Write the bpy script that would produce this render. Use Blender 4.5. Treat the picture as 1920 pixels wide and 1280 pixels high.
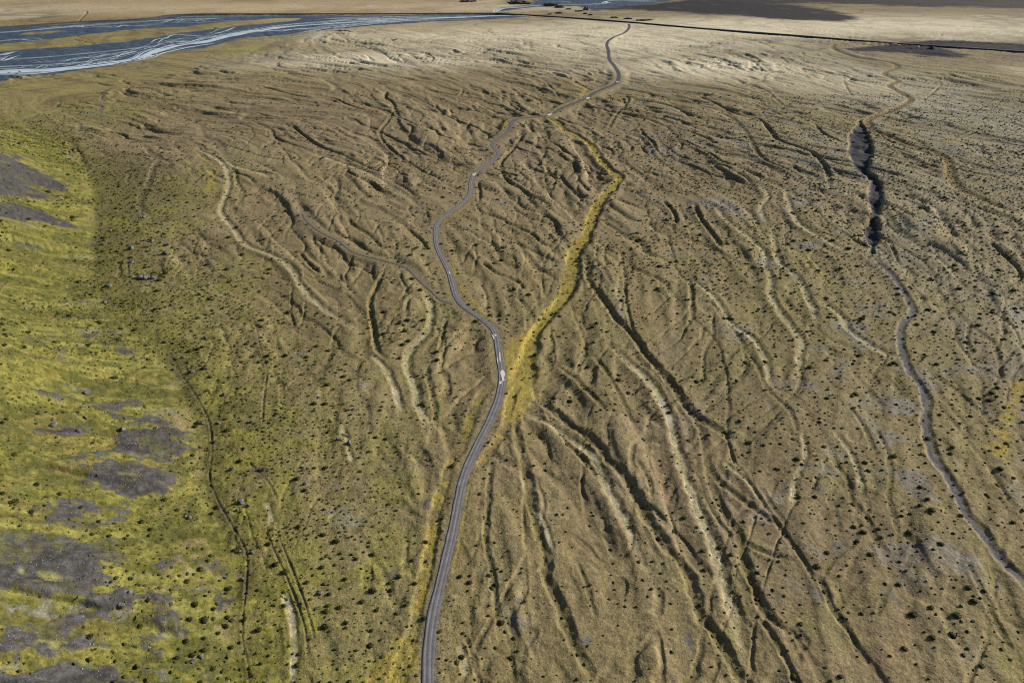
import bpy, bmesh, math, random
import numpy as np
from mathutils import Vector

# ------------------------------------------------------------------ camera, sky, sun, exposure
scene = bpy.context.scene
for o in list(bpy.data.objects):
    bpy.data.objects.remove(o)
CAM_H = 240.0
LENS = 28.0
F = LENS / 36.0 * 1920.0
V_HORIZON = -100.0
PITCH = math.atan((640.0 - V_HORIZON) / F)

cam_data = bpy.data.cameras.new('camera')
cam_data.lens = LENS
cam_data.sensor_width = 36.0
cam_data.clip_start = 1.0
cam_data.clip_end = 60000.0
cam = bpy.data.objects.new('camera', cam_data)
scene.collection.objects.link(cam)
cam.location = (0, 0, CAM_H)
cam.rotation_euler = (math.pi / 2 - PITCH, 0, 0)
scene.camera = cam

SUN_AZ = math.radians(68.0)      # clockwise from the view direction (+Y)
SUN_EL = math.radians(22.0)
world = bpy.data.worlds.new('World')
scene.world = world
world.use_nodes = True
wn = world.node_tree
wn.nodes.clear()
sky = wn.nodes.new('ShaderNodeTexSky')
sky.sky_type = 'NISHITA'
sky.sun_disc = False
sky.sun_elevation = SUN_EL
sky.sun_rotation = SUN_AZ
bg = wn.nodes.new('ShaderNodeBackground')
bg.inputs['Strength'].default_value = 0.056
wo = wn.nodes.new('ShaderNodeOutputWorld')
wn.links.new(sky.outputs[0], bg.inputs[0])
wn.links.new(bg.outputs[0], wo.inputs[0])

sun_data = bpy.data.lights.new('sun', 'SUN')
sun_data.energy = 5.0
sun_data.angle = math.radians(0.5)
sun_data.color = (1.0, 0.95, 0.86)
sun = bpy.data.objects.new('sun', sun_data)
scene.collection.objects.link(sun)
SUN_DIR = Vector((math.sin(SUN_AZ) * math.cos(SUN_EL), math.cos(SUN_AZ) * math.cos(SUN_EL), math.sin(SUN_EL)))
sun.rotation_euler = (-SUN_DIR).to_track_quat('-Z', 'Y').to_euler()
sun.location = (400, 200, 600)

vs = scene.view_settings
vs.view_transform = 'Standard'
vs.look = 'None'
vs.exposure = 0.58
vs.gamma = 1.0
vs.use_curve_mapping = False
scene.render.engine = 'CYCLES'
scene.cycles.use_denoising = False
scene.cycles.pixel_filter_type = 'BLACKMAN_HARRIS'
scene.cycles.filter_width = 1.1
scene.cycles.max_bounces = 4

rng = np.random.default_rng(7)
random.seed(7)

# ------------------------------------------------------------------ noise helpers (numpy)
_TAB = np.random.default_rng(3).random((16, 256, 256), dtype=np.float32) * 2 - 1

def noise(x, y, wl, seed=0):
    """smooth value noise in [-1, 1] with wavelength wl metres"""
    t = _TAB[seed % 16]
    a = 0.6 + 0.37 * seed
    ca, sa = math.cos(a) / wl, math.sin(a) / wl
    px = x * ca - y * sa + 17.3 * seed + 1000.0
    py = x * sa + y * ca + 9.1 * seed + 1000.0
    fx = np.floor(px); fy = np.floor(py)
    ix = fx.astype(np.int32) & 255; iy = fy.astype(np.int32) & 255
    fx = (px - fx).astype(np.float32); fy = (py - fy).astype(np.float32)
    fx = fx * fx * (3 - 2 * fx); fy = fy * fy * (3 - 2 * fy)
    ix1 = (ix + 1) & 255; iy1 = (iy + 1) & 255
    a0 = t[iy, ix]; a1 = t[iy, ix1]; b0 = t[iy1, ix]; b1 = t[iy1, ix1]
    top = a0 + (a1 - a0) * fx
    return top + (b0 + (b1 - b0) * fx - top) * fy

def fbm(x, y, wl, octaves=3, seed=0, gain=0.5):
    s = 0; amp = 1.0; tot = 0
    for k in range(octaves):
        s = s + amp * noise(x, y, wl / 2 ** k, seed + 3 * k)
        tot += amp; amp *= gain
    return s / tot

def sstep(a, b, x):
    t = np.clip((x - a) / (b - a), 0, 1)
    return t * t * (3 - 2 * t)

# ------------------------------------------------------------------ survey: bearings from the drone -> points on the land
CT, ST = math.cos(PITCH), math.sin(PITCH)

def ray(u, v):
    a = (np.asarray(u, float) - 960.0) / F
    b = (640.0 - np.asarray(v, float)) / F
    return a, CT + b * ST, -ST + b * CT

def flat_ground(u, v):
    dx, dy, dz = ray(u, v)
    t = CAM_H / -dz
    return dx * t, dy * t

def px_per_m(v):
    return CT * (v - V_HORIZON) / CAM_H

def parse(s):
    return np.array([[float(q) for q in p.split(',')] for p in s.split()])

TOE = parse('500,1700 475,1450 462,1280 455,1100 440,1010 405,910 380,790 345,705 300,645 225,592 190,540 188,450 186,360 168,315 110,268 20,238 -120,222 -600,205')
TOE_XY = np.stack(flat_ground(TOE[:, 0], TOE[:, 1]), 1)
TOE_XY = np.concatenate([[[-70.0, -150.0]], TOE_XY])

def toe_distance(x, y):
    """signed distance to the hill foot, positive on the hill"""
    x = np.asarray(x, np.float32); y = np.asarray(y, np.float32)
    best = np.full(x.shape, 1e12, np.float32); sgn = np.zeros(x.shape, np.float32)
    along = np.zeros(x.shape, np.float32); acc = 0.0
    for (ax, ay), (bx, by) in zip(TOE_XY[:-1], TOE_XY[1:]):
        ex, ey = bx - ax, by - ay
        L2 = ex * ex + ey * ey
        t = np.clip(((x - ax) * ex + (y - ay) * ey) / L2, 0, 1)
        qx = x - ax - t * ex; qy = y - ay - t * ey
        d2 = qx * qx + qy * qy
        cr = ex * qy - ey * qx
        m = d2 < best
        best = np.where(m, d2, best); sgn = np.where(m, np.sign(cr), sgn)
        along = np.where(m, acc + t * math.sqrt(L2), along)
        acc += math.sqrt(L2)
    return np.sqrt(best) * sgn, along

def hill_height(d):
    d = np.maximum(d, 0)
    e = np.minimum(d, 95.0)
    h = 0.20 * e + 0.0026 * e * e + 0.70 * np.maximum(d - 95.0, 0)
    return h * sstep(0, 14, d)

def land(u, v):
    """first meeting of a bearing with the hill-and-plain surface"""
    u = np.atleast_1d(np.asarray(u, float)); v = np.atleast_1d(np.asarray(v, float))
    dx, dy, dz = ray(u, v)
    tmax = CAM_H / -dz
    n = 260
    fr = np.linspace(0.45, 1.0, n)[None, :]
    t = tmax[:, None] * fr
    X = dx[:, None] * t; Y = dy[:, None] * t; Z = CAM_H + dz[:, None] * t
    d, _ = toe_distance(X, Y)
    below = Z <= hill_height(d) + 1e-4
    below[:, -1] = True
    k = below.argmax(1)
    r = np.arange(len(u))
    return np.stack([X[r, k], Y[r, k]], 1)

def smooth_path(P, step=5.0):
    """Catmull-Rom through the points"""
    P = np.asarray(P, float)
    if len(P) < 3:
        n = max(2, int(np.hypot(*(P[-1] - P[0])) / step))
        return P[0] + (P[-1] - P[0]) * np.linspace(0, 1, n)[:, None]
    Q = np.concatenate([[2 * P[0] - P[1]], P, [2 * P[-1] - P[-2]]])
    out = []
    for i in range(1, len(Q) - 2):
        p0, p1, p2, p3 = Q[i - 1:i + 3]
        n = int(np.clip(np.hypot(*(p2 - p1)) / step, 2, 24))
        t = np.linspace(0, 1, n, endpoint=False)[:, None]
        out.append(0.5 * (2 * p1 + (p2 - p0) * t + (2 * p0 - 5 * p1 + 4 * p2 - p3) * t ** 2 + (3 * p1 - p0 - 3 * p2 + p3) * t ** 3))
    out.append(P[-1:])
    return np.concatenate(out)

# ------------------------------------------------------------------ terrain grid: finer near the drone, coarser far out
NC = 1180
v_rows = np.concatenate([np.arange(1420, 330, -2.15), np.arange(330, 0, -0.78), [0, -12, -25, -40, -55, -68, -80, -88]])
Yr = flat_ground(np.full(len(v_rows), 960.0), v_rows)[1]
Wr = 1.24 * 960.0 / px_per_m(v_rows)
NR = len(v_rows)
T = np.linspace(-1, 1, NC)
GX = (Wr[:, None] * T[None, :]).astype(np.float32)
GY = np.broadcast_to(Yr[:, None], GX.shape).astype(np.float32)
ROW = np.abs(np.gradient(Yr))[:, None].astype(np.float32)
CELL = np.maximum(Wr[:, None] * 2 / NC, 0.55 * ROW).astype(np.float32)

def grid_sample(A, x, y):
    x = np.asarray(x, float); y = np.asarray(y, float)
    fi = np.interp(y, Yr, np.arange(NR))
    w = np.interp(y, Yr, Wr)
    fj = np.clip((x / w + 1) * 0.5 * (NC - 1), 0, NC - 1.001)
    fi = np.clip(fi, 0, NR - 1.001)
    i = fi.astype(int); j = fj.astype(int)
    a = fi - i; b = fj - j
    return (A[i, j] * (1 - a) * (1 - b) + A[i, j + 1] * (1 - a) * b + A[i + 1, j] * a * (1 - b) + A[i + 1, j + 1] * a * b)

def box_slice(x0, x1, y0, y1):
    i0 = max(0, np.searchsorted(Yr, y0) - 1); i1 = min(NR, np.searchsorted(Yr, y1) + 1)
    if i1 - i0 < 1:
        return None
    w0, w1 = Wr[i0], Wr[i1 - 1]
    lo = min(x0 / w0, x0 / w1); hi = max(x1 / w0, x1 / w1)
    j0 = max(0, int((lo + 1) * 0.5 * (NC - 1)) - 1); j1 = min(NC, int((hi + 1) * 0.5 * (NC - 1)) + 2)
    if j1 - j0 < 1 or i1 <= i0:
        return None
    return i0, i1, j0, j1

def raster(P, maxd):
    """distance and arc length of the nearest point of path P, on the part of the grid near it"""
    b = box_slice(P[:, 0].min() - maxd, P[:, 0].max() + maxd, P[:, 1].min() - maxd, P[:, 1].max() + maxd)
    if b is None:
        return None
    i0, i1, j0, j1 = b
    D = np.full((i1 - i0, j1 - j0), 1e12, np.float32); S = np.zeros_like(D); SIDE = np.zeros_like(D)
    seg = np.diff(P, axis=0); L = np.hypot(seg[:, 0], seg[:, 1]); acc = np.concatenate([[0], np.cumsum(L)])
    for k in range(len(seg)):
        if L[k] < 1e-6:
            continue
        (ax, ay), (bx, by) = P[k], P[k + 1]
        q = box_slice(min(ax, bx) - maxd, max(ax, bx) + maxd, min(ay, by) - maxd, max(ay, by) + maxd)
        if q is None:
            continue
        r0, r1, c0, c1 = q
        r0 = max(r0, i0); r1 = min(r1, i1); c0 = max(c0, j0); c1 = min(c1, j1)
        if r1 <= r0 or c1 <= c0:
            continue
        x = GX[r0:r1, c0:c1]; y = GY[r0:r1, c0:c1]
        ex, ey = (bx - ax), (by - ay)
        t = np.clip(((x - ax) * ex + (y - ay) * ey) / (L[k] ** 2), 0, 1)
        qx = x - ax - t * ex; qy = y - ay - t * ey
        d2 = qx * qx + qy * qy
        sl = (slice(r0 - i0, r1 - i0), slice(c0 - j0, c1 - j0))
        m = d2 < D[sl]
        D[sl] = np.where(m, d2, D[sl]); S[sl] = np.where(m, acc[k] + t * L[k], S[sl])
        SIDE[sl] = np.where(m, np.sign(ex * qy - ey * qx), SIDE[sl])
    return (slice(i0, i1), slice(j0, j1)), np.sqrt(D), S, acc[-1], SIDE

LAYER = {k: np.zeros(GX.shape, np.float32) for k in
         ('carve', 'levee', 'pale', 'yellow', 'gravel', 'dark', 'scree', 'bed', 'heath', 'track', 'sunlit_straw', 'olive', 'grey', 'brown', 'plain', 'mud', 'quiet', 'silt')}
TOE_D, TOE_S = toe_distance(GX, GY)
FADE_LEFT = 1 - sstep(-4, 10, TOE_D)

def put(layer, sl, val):
    A = LAYER[layer]
    A[sl] = np.maximum(A[sl], val)

def channel(P, half, depth, bank, layer=None, lw=None, taper=0.12, strength=1.0, heath=0.0, wob=0.4, lev=0.12, vary=True, soft_side=2.2, quiet=0.75):
    """carve a channel with a flat floor of half-width `half`, banks `bank` wide"""
    half = float(half); maxd = half * (1 + wob) + bank * 4.5 + 8
    r = raster(P, maxd)
    if r is None:
        return
    sl, D, S, L, SIDE = r
    x = GX[sl]; y = GY[sl]
    hv = half * (1 + wob * noise(x, y, max(12, half * 5), 5))
    Dn = D + 0.5 * bank * noise(x, y, max(5.0, bank * 3), 6) + 0.28 * bank * noise(x, y, max(2.0, bank), 3)
    end = sstep(0, taper * L + 1e-3, S) * sstep(0, taper * L + 1e-3, L - S) if taper > 0 else 1.0
    if vary:
        end = end * (0.72 + 0.5 * noise(x, y, 60, 2))
    asym = 1.0 + (soft_side - 1.0) * (SIDE > 0) if soft_side else 1.0
    bw = bank * asym
    f = (1 - sstep(hv * 0.7, hv + bw, Dn)) * end
    put('carve', sl, depth * f)
    if quiet:
        put('quiet', sl, quiet * end * (1 - sstep(hv + bank, hv + bank * 2.5 + 6, D)))
    put('levee', sl, lev * depth * end * np.exp(-((Dn - hv - bank * 1.3) / (bank * 0.9)) ** 2))
    if layer:
        w = hv if lw is None else lw
        soft = 0.6 + 0.25 * w
        put(layer, sl, strength * (end if taper > 0 else 1.0) * (1 - sstep(w - soft * 0.4, w + soft, Dn + 0.4 * soft * noise(x, y, 4 + w, 8))))
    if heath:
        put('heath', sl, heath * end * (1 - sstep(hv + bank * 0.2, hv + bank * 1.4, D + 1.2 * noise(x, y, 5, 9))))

def stripe(P, layer, half, soft, strength=1.0, taper=0.1, rough=0.5):
    r = raster(P, half + soft * 2 + 3)
    if r is None:
        return
    sl, D, S, L, SIDE = r
    x = GX[sl]; y = GY[sl]
    end = sstep(0, taper * L + 1e-3, S) * sstep(0, taper * L + 1e-3, L - S) if taper > 0 else 1.0
    n = noise(x, y, half * 2 + 3, 4) + 0.6 * noise(x, y, half * 0.7 + 1.5, 7)
    put(layer, sl, strength * end * (1 - sstep(half - soft, half + soft, D + rough * half * n)))

def poly(P, layer, soft, strength=1.0, rough=1.0, nwl=None):
    """fill a ground polygon with a ragged edge"""
    P = np.asarray(P, float)
    m = soft * 3
    b = box_slice(P[:, 0].min() - m, P[:, 0].max() + m, P[:, 1].min() - m, P[:, 1].max() + m)
    if b is None:
        return
    sl = (slice(b[0], b[1]), slice(b[2], b[3]))
    x = GX[sl]; y = GY[sl]
    inside = np.zeros(x.shape, bool); D = np.full(x.shape, 1e12, np.float32)
    Q = np.concatenate([P, P[:1]])
    for (ax, ay), (bx, by) in zip(Q[:-1], Q[1:]):
        ex, ey = bx - ax, by - ay
        c = ((ay > y) != (by > y)) & (x < ex * (y - ay) / (ey if abs(ey) > 1e-9 else 1e-9) + ax)
        inside ^= c
        t = np.clip(((x - ax) * ex + (y - ay) * ey) / max(ex * ex + ey * ey, 1e-9), 0, 1)
        D = np.minimum(D, (x - ax - t * ex) ** 2 + (y - ay - t * ey) ** 2)
    sd = np.where(inside, 1, -1) * np.sqrt(D)
    w = nwl or soft * 2.5
    n = noise(x, y, w, 2) + 0.7 * noise(x, y, w * 0.37, 5) + 0.5 * noise(x, y, w * 0.13 + 0.6, 8)
    put(layer, sl, strength * sstep(-soft, soft, sd + rough * soft * n))

def blob(u, v, ru, rv, layer, strength=1.0):
    """a wide soft zone in one colour layer"""
    x0, y0 = flat_ground(u, v)
    rx = ru / px_per_m(v)
    ya = flat_ground(u, v - rv)[1]; yb = flat_ground(u, v + rv)[1]
    ry = np.where(GY > y0, ya - y0, y0 - yb)
    q = ((GX - x0) / rx) ** 2 + ((GY - y0) / ry) ** 2
    g = np.exp(-1.2 * q) * strength
    LAYER[layer][:] = np.maximum(LAYER[layer], g.astype(np.float32))

def trace(s):
    p = parse(s)
    return smooth_path(land(p[:, 0], p[:, 1]), 4.0), px_per_m(p[:, 1].mean())

# ------------------------------------------------------------------ surveyed lines
TRACK = ('801,1420 802,1330 803,1270 803,1230 806,1190 812,1150 822,1105 834,1055 846,1005 856,955 864,915 873,885 888,850 905,815 921,783 933,752 '
         '940,722 940,700 937,675 934,652 931,632 922,613 898,594 872,576 856,558 849,535 842,511 832,490 822,470 817,450 817,430 824,413 840,400 '
         '858,387 872,376 881,360 883,342 889,326 909,311 929,297 934,286 924,274 926,264 942,254 956,241 959,230 970,223 996,220 1030,216 '
         '1056,202 1100,184 1112,175 1134,165 1156,155 1160,139 1152,124 1143,113 1141,97 1138,82 1147,72 1170,62 1179,53 1179,45')
SIDE_TRACK = '568,400 575,412 591,427 612,440 638,453 657,469 680,478 724,490 764,504 786,525 811,547 828,562 850,569'
SIDE_PATH = '289,215 322,228 369,232 380,242 386,258 410,265 423,285 450,297 484,306 514,319 544,333 557,349 552,363 563,380 568,400'
YELLOW = ('1030,219 1046,230 1062,244 1089,258 1108,272 1121,290 1133,306 1150,322 1161,331 1154,343 1136,360 1121,380 1111,400 1106,418 1096,444 1077,468 '
          '1071,490 1071,510 1060,547 1043,572 1024,594 998,630 990,655 984,690 974,730')
YELLOW_W = '940,716 908,733 892,759 876,799 862,843 843,867 829,917 815,967 808,1018 800,1065 788,1119 778,1172 768,1205 751,1248 735,1300 720,1390'
YELLOW_E = '970,720 954,752 949,793 934,824 910,852 890,885'
# gullies: points ; floor half width px ; depth m ; bank px
GULLIES = [
 ('1101,470 1100,497 1102,523 1126,556 1154,595 1177,618 1195,640 1218,672 1245,702 1265,729 1280,752 1300,776 1354,809 1408,850', 3.5, 2.6, 6),
 ('1300,776 1313,803 1320,840 1330,880 1347,900 1391,934 1431,964 1468,988 1487,999', 3, 2.2, 6),
 ('1320,850 1332,900 1347,941 1371,978 1388,1011 1392,1040 1404,1078 1418,1115 1428,1136 1450,1165 1490,1190 1520,1208', 4, 2.0, 7),
 ('1388,1011 1414,1025 1440,1036 1468,1045 1496,1049', 2, 1.6, 5),
 ('1171,520 1172,545 1175,575 1184,611 1195,638', 2, 1.2, 4),
 ('998,735 1004,744 1020,756 1060,789 1094,813 1127,843 1137,863 1167,890 1191,927 1211,967 1238,1011 1262,1042 1280,1066 1288,1080 1300,1119 1314,1159 1340,1189 1364,1236 1395,1285 1420,1340', 4, 2.4, 7),
 ('958,760 962,785 970,820 976,850 986,894 993,944 1003,978 1013,1008 1020,1041 1024,1085 1043,1125 1060,1172 1080,1219 1100,1255 1130,1310', 4, 2.2, 8),
 ('925,850 918,890 915,927 912,967 909,1018 919,1065 926,1109 932,1162 940,1215', 3, 1.2, 8),
 ('1050,800 1062,830 1085,852 1110,880 1118,900', 2.5, 1.5, 6),
 ('988,241 977,256 963,275 944,296 938,310 944,330 956,343 975,353 996,369 1018,378 1036,397 1057,411 1080,423', 2.5, 2.4, 4.5),
 ('890,383 904,398 935,408 958,420 984,424 1021,428', 1.8, 1.8, 4),
 ('958,420 980,430 998,439 1012,453 1033,466', 2, 1.7, 4),
 ('895,340 899,359 897,380', 1.6, 1.4, 3),
 ('902,490 925,510 948,519 972,531 985,545', 2.5, 1.6, 4),
 ('962,552 974,562 986,572', 2, 1.4, 4), ('1048,326 1058,340 1072,356 1084,368', 1.8, 1.8, 3.5), ('1080,335 1092,346 1105,359', 1.8, 1.8, 3.5),
 ('717,510 706,535 694,557 693,578 700,618 706,655 731,680', 2.5, 1.7, 4.5),
 ('842,581 833,605 828,632 820,668', 1.8, 1.1, 4), ('803,685 801,700 805,726 814,766 812,800', 2.2, 1.5, 5),
 ('1300,176 1344,195 1377,213 1421,222 1441,242 1458,262 1495,276 1525,289 1549,316 1556,353', 2.5, 3.0, 4.5),
 ('1478,131 1438,138 1428,151 1401,158 1377,166', 3, 1.8, 3), ('1408,159 1441,171 1458,188 1480,205', 2, 1.8, 3),
 ('1525,230 1545,250 1582,269', 1.6, 2.0, 3), ('1670,275 1690,282 1712,290', 1.6, 1.6, 3), ('1790,310 1820,326 1851,336 1935,362', 1.6, 1.8, 3),
 ('1293,520 1296,550 1298,605', 2.5, 1.4, 5), ('1569,428 1600,448 1632,465', 2.2, 2.0, 4), ('1851,448 1884,480 1911,506 1909,523 1864,545', 2.2, 1.5, 4),
 ('1930,552 1878,578 1851,594 1822,601 1813,625 1817,668', 2.2, 1.3, 4), ('1668,452 1676,470 1684,490', 2, 1.4, 4),
 ('1529,1072 1545,1105 1566,1149 1590,1180 1610,1220', 3, 1.4, 7), ('1663,840 1670,900 1666,931 1680,984 1688,1020', 3, 1.2, 7),
 ('1198,235 1206,250 1222,263 1232,280 1250,290', 2.2, 2.0, 3.5), ('1243,195 1270,204 1298,222', 1.8, 1.8, 3), ('1140,245 1154,216 1178,190 1176,176', 2, 1.4, 3),
 ('1240,372 1262,395 1268,420', 2, 1.8, 3.5), ('1300,375 1312,405 1326,425 1345,450 1355,470', 3, 2.0, 4), ('1340,205 1390,238 1425,290 1470,312 1520,335', 3, 1.4, 4),
 ('1250,250 1300,270 1340,292 1352,305', 1.8, 1.3, 3), ('1330,300 1360,312 1395,330 1415,348', 1.8, 1.4, 3),
 ('725,170 722,182 735,192 741,208 750,222', 2.2, 2.2, 3), ('738,205 727,225 712,245 716,260 735,280 760,300', 2.4, 2.0, 3.2),
 ('725,168 760,175 790,188 820,205 832,220', 1.6, 1.8, 2.6), ('815,192 820,203 835,216', 1.6, 2.0, 2.6), ('868,165 862,178 828,190', 1.6, 1.6, 2.6),
 ('560,255 600,275 640,290 690,315 740,330', 2.6, 2.0, 3.6), ('630,285 660,300 700,318', 2, 2.0, 3), ('570,183 620,183 650,195 690,207', 1.6, 2.0, 2.6),
 ('484,162 520,170 560,181 600,184', 1.6, 2.0, 2.6), ('482,210 500,217 520,222', 1.6, 2.2, 2.6), ('475,228 505,240 516,258 540,270', 2.4, 2.0, 3.2),
 ('545,232 565,250 590,268 610,278', 2.0, 1.8, 3), ('435,315 445,325 462,330 480,345', 2.4, 1.6, 4), ('440,320 446,345 456,360', 2.0, 1.5, 4), ('610,348 625,362 660,372', 2, 1.6, 4),
 ('630,330 634,350 628,370 640,390 655,400', 2, 1.5, 4), ('650,405 660,420 690,440 720,470', 2.2, 1.3, 4), ('560,470 575,490 600,512', 2, 1.2, 4),
 ('755,420 770,435 790,452 800,470', 2, 1.4, 4), ('762,445 745,455 738,470', 1.6, 1.0, 4), ('730,335 760,352 780,370', 2, 1.6, 3.5), ('690,330 720,346 760,368 790,380', 1.6, 1.4, 3),
 ('1010,145 1030,160 1050,182', 1.4, 1.8, 2.2), ('1060,145 1090,160 1110,168', 1.3, 1.8, 2), ('800,100 812,108 808,116', 1.3, 2.2, 1.8), ('752,112 760,116', 1.3, 2.2, 1.8),
 ('840,100 870,105', 1.0, 2.0, 1.6), ('925,170 950,182 975,196', 1.5, 1.8, 2.2), ('1165,180 1172,195 1168,205', 2, 2.0, 2.5),
 ('1430,95 1460,105 1480,120', 1.2, 2.0, 1.8), ('1500,130 1540,150 1590,158', 1.3, 2.0, 2), ('1510,190 1540,200 1565,212', 1.4, 2.0, 2), ('1580,150 1590,170 1600,180', 1.4, 1.8, 2),
 ('1730,190 1765,158 1748,148', 1.4, 1.6, 2), ('1640,240 1665,262 1680,270', 1.6, 1.8, 3), ('1840,230 1846,238 1826,248 1795,258', 1.5, 1.4, 2.2),
 ('1420,905 1450,950 1480,990', 2.5, 1.2, 6), ('1560,860 1590,900 1600,950', 2.5, 1.0, 6), ('1590,760 1620,800 1640,850', 2.5, 1.1, 6),
 ('1640,800 1665,850 1668,905', 2.5, 1.1, 6), ('1760,760 1800,810 1850,870 1905,960', 3, 1.3, 6), ('1330,560 1360,600 1390,640 1400,690', 2.2, 1.1, 5),
 ('1380,620 1420,690 1440,730 1480,770 1500,830', 2.4, 1.1, 6), ('1110,660 1150,720 1190,800', 2.2, 0.9, 6), ('1040,680 1090,720 1140,775', 2.2, 1.0, 6),
 ('1190,860 1215,900 1222,940', 2.2, 0.9, 6), ('870,1190 885,1230 900,1290', 2.4, 1.0, 8), ('1420,1150 1470,1230 1500,1300', 3, 1.3, 8), ('1080,1050 1100,1100 1115,1160', 2, 0.7, 7),
 ('930,1130 950,1190 965,1270', 2, 0.7, 7), ('1610,1010 1560,1050 1540,1080', 3, 0.9, 7), ('1720,1000 1700,1060 1660,1110 1640,1170', 3, 0.8, 7), ('1810,1050 1850,1130 1900,1230', 3, 1.2, 7),
 ('145,43 163,23 150,20 110,19', 1.2, 2.2, 1.2),
]
# pale dry channel floors: points ; half width px ; depth
PALES = [
 ('1144,638 1164,665 1191,689 1218,715 1238,749 1255,783 1265,826 1277,866 1282,885 1297,924 1317,978 1334,1015 1347,1055 1357,1099 1371,1139 1384,1183 1398,1223 1408,1270', 5, 1.3),
 ('976,759 993,776 1036,799 1070,823 1110,850 1120,870 1144,927 1164,961 1184,1001 1204,1048', 5, 1.0),
 ('380,259 370,270 374,282 396,292 417,306 427,329 426,356 414,386 417,403 437,427 460,457 514,480 544,500 561,531 591,564 638,597 661,611 677,631 660,648 647,668', 4, 1.1),
 ('784,531 805,564 806,598 798,625 768,655 761,685 774,719 784,759 798,789 808,826', 5, 1.0), ('690,658 721,689 741,732 754,783', 4, 0.8),
 ('1384,430 1431,470 1434,497 1444,517 1445,554 1468,591 1501,638 1498,665 1495,705 1484,742', 3.5, 1.2), ('1448,424 1452,460 1461,490 1495,520 1515,561 1528,591 1524,628', 3.5, 1.2),
 ('1528,557 1575,591 1589,618 1622,641 1660,662 1692,679', 4, 1.2), ('1275,512 1330,547 1357,584 1375,610 1410,632 1428,658 1441,699 1432,735', 3.5, 1.0),
 ('1340,382 1360,410 1400,440 1432,470', 3, 1.0), ('1470,350 1480,385 1500,420 1560,455 1636,484', 3.5, 1.2), ('1418,340 1440,365 1425,390 1440,420', 3, 0.9),
 ('560,280 600,292 650,308 700,330 765,370 790,395', 3, 1.0), ('600,148 625,162 622,172', 2, 0.9), ('965,185 985,195 1010,215', 2.4, 0.9), ('420,300 440,312 480,322 512,335', 2.5, 0.7),
 ('1000,950 1020,985 1035,1040', 4, 0.5), ('860,1205 870,1235 875,1270', 5, 0.5), ('1500,800 1510,850 1490,900 1485,960', 3.5, 0.7), ('1350,860 1400,900 1425,940', 3, 0.6),
 ('640,790 650,830 660,870', 3, 0.5), ('530,1105 545,1150 552,1200 548,1290', 5, 0.5), ('500,940 508,975 498,990', 3, 0.3), ('1560,800 1600,860 1620,930', 3, 0.6),
]
# bare grey washes: points ; half width px ; depth
WASHES = [
 ('1637,478 1648,493 1668,511 1688,538 1707,571 1710,588 1692,608 1687,632 1693,665 1707,699 1727,726 1737,757 1735,793 1743,833 1754,862 1775,890 1798,934 1815,967 1845,1001 1872,1041 1902,1072 1925,1095 1960,1140', 5.5, 1.0),
 ('1545,622 1580,625 1610,640 1640,655', 7, 0.4), ('1508,1072 1529,1115 1549,1146', 6, 0.4), ('1590,1000 1575,1020 1560,1050', 6, 0.3),
 ('188,178 190,201 190,228 180,240', 2.2, 0.4), ('430,490 436,510', 3, 0.2), ('1710,1015 1720,1030', 14, 0.2), ('640,660 655,640', 3, 0.2), ('1098,1185 1105,1215', 7, 0.2), ('1480,505 1500,530', 4, 0.2),
 ('1655,1090 1700,1150', 8, 0.2), ('1465,900 1480,930', 5, 0.2), ('1285,1170 1300,1230', 6, 0.2), ('970,1115 975,1135', 6, 0.2), ('1026,1062 1040,1050', 8, 0.2), ('990,1190 1005,1215', 9, 0.2),
 ('735,1060 742,1090', 6, 0.2), ('1520,575 1535,600', 4, 0.2), ('800,930 795,960', 4, 0.3), ('735,1075 745,1065', 5, 0.2), ('1435,480 1440,510', 3, 0.2), ('660,685 665,700', 4, 0.2),
]
DARK_RAVINE = '1612,226 1603,240 1592,252 1594,270 1590,285 1597,300 1606,318 1622,326 1634,334 1632,350 1628,368 1636,385 1634,405 1622,420 1622,440 1632,452 1634,474 1640,474 1638,455 1648,445 1648,425 1644,405 1650,385 1656,360 1652,340 1640,326 1626,318 1630,300 1637,285 1634,265 1627,248 1624,236'
BROWN_WASH = '1566,80 1562,91 1602,107 1666,117 1680,126 1657,138 1683,151 1667,160 1690,175 1707,186 1690,198 1660,210 1628,222 1633,242 1663,253 1710,272 1750,282 1777,302 1781,326 1794,349 1834,369 1885,390 1940,412'
RILLS = ['292,600 296,630 320,665 345,710 372,750 392,790 397,830 395,870 393,900 412,945 435,985 455,1020 464,1050 460,1110 455,1160 455,1205 465,1245 466,1300',
         '30,205 70,212 110,225 150,237 190,246', '80,215 110,240 120,255', '440,570 475,600 488,650 500,690 495,740 492,790', '470,870 500,900 520,935',
         '500,1000 520,1045 545,1100 570,1170 578,1230', '520,1000 545,1060 575,1140 590,1200', '240,480 243,530 265,555', '250,410 300,430', '1075,60 1085,68 1082,74 1100,84 1140,100',
         '190,205 300,204 400,212', '1000,150 960,130 920,118']
FAN_EDGE = '150,200 181,181 215,161 245,154 336,134 403,117 470,101 537,80 615,57 700,50 800,44 900,40 960,38 1040,42 1180,50'

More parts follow.
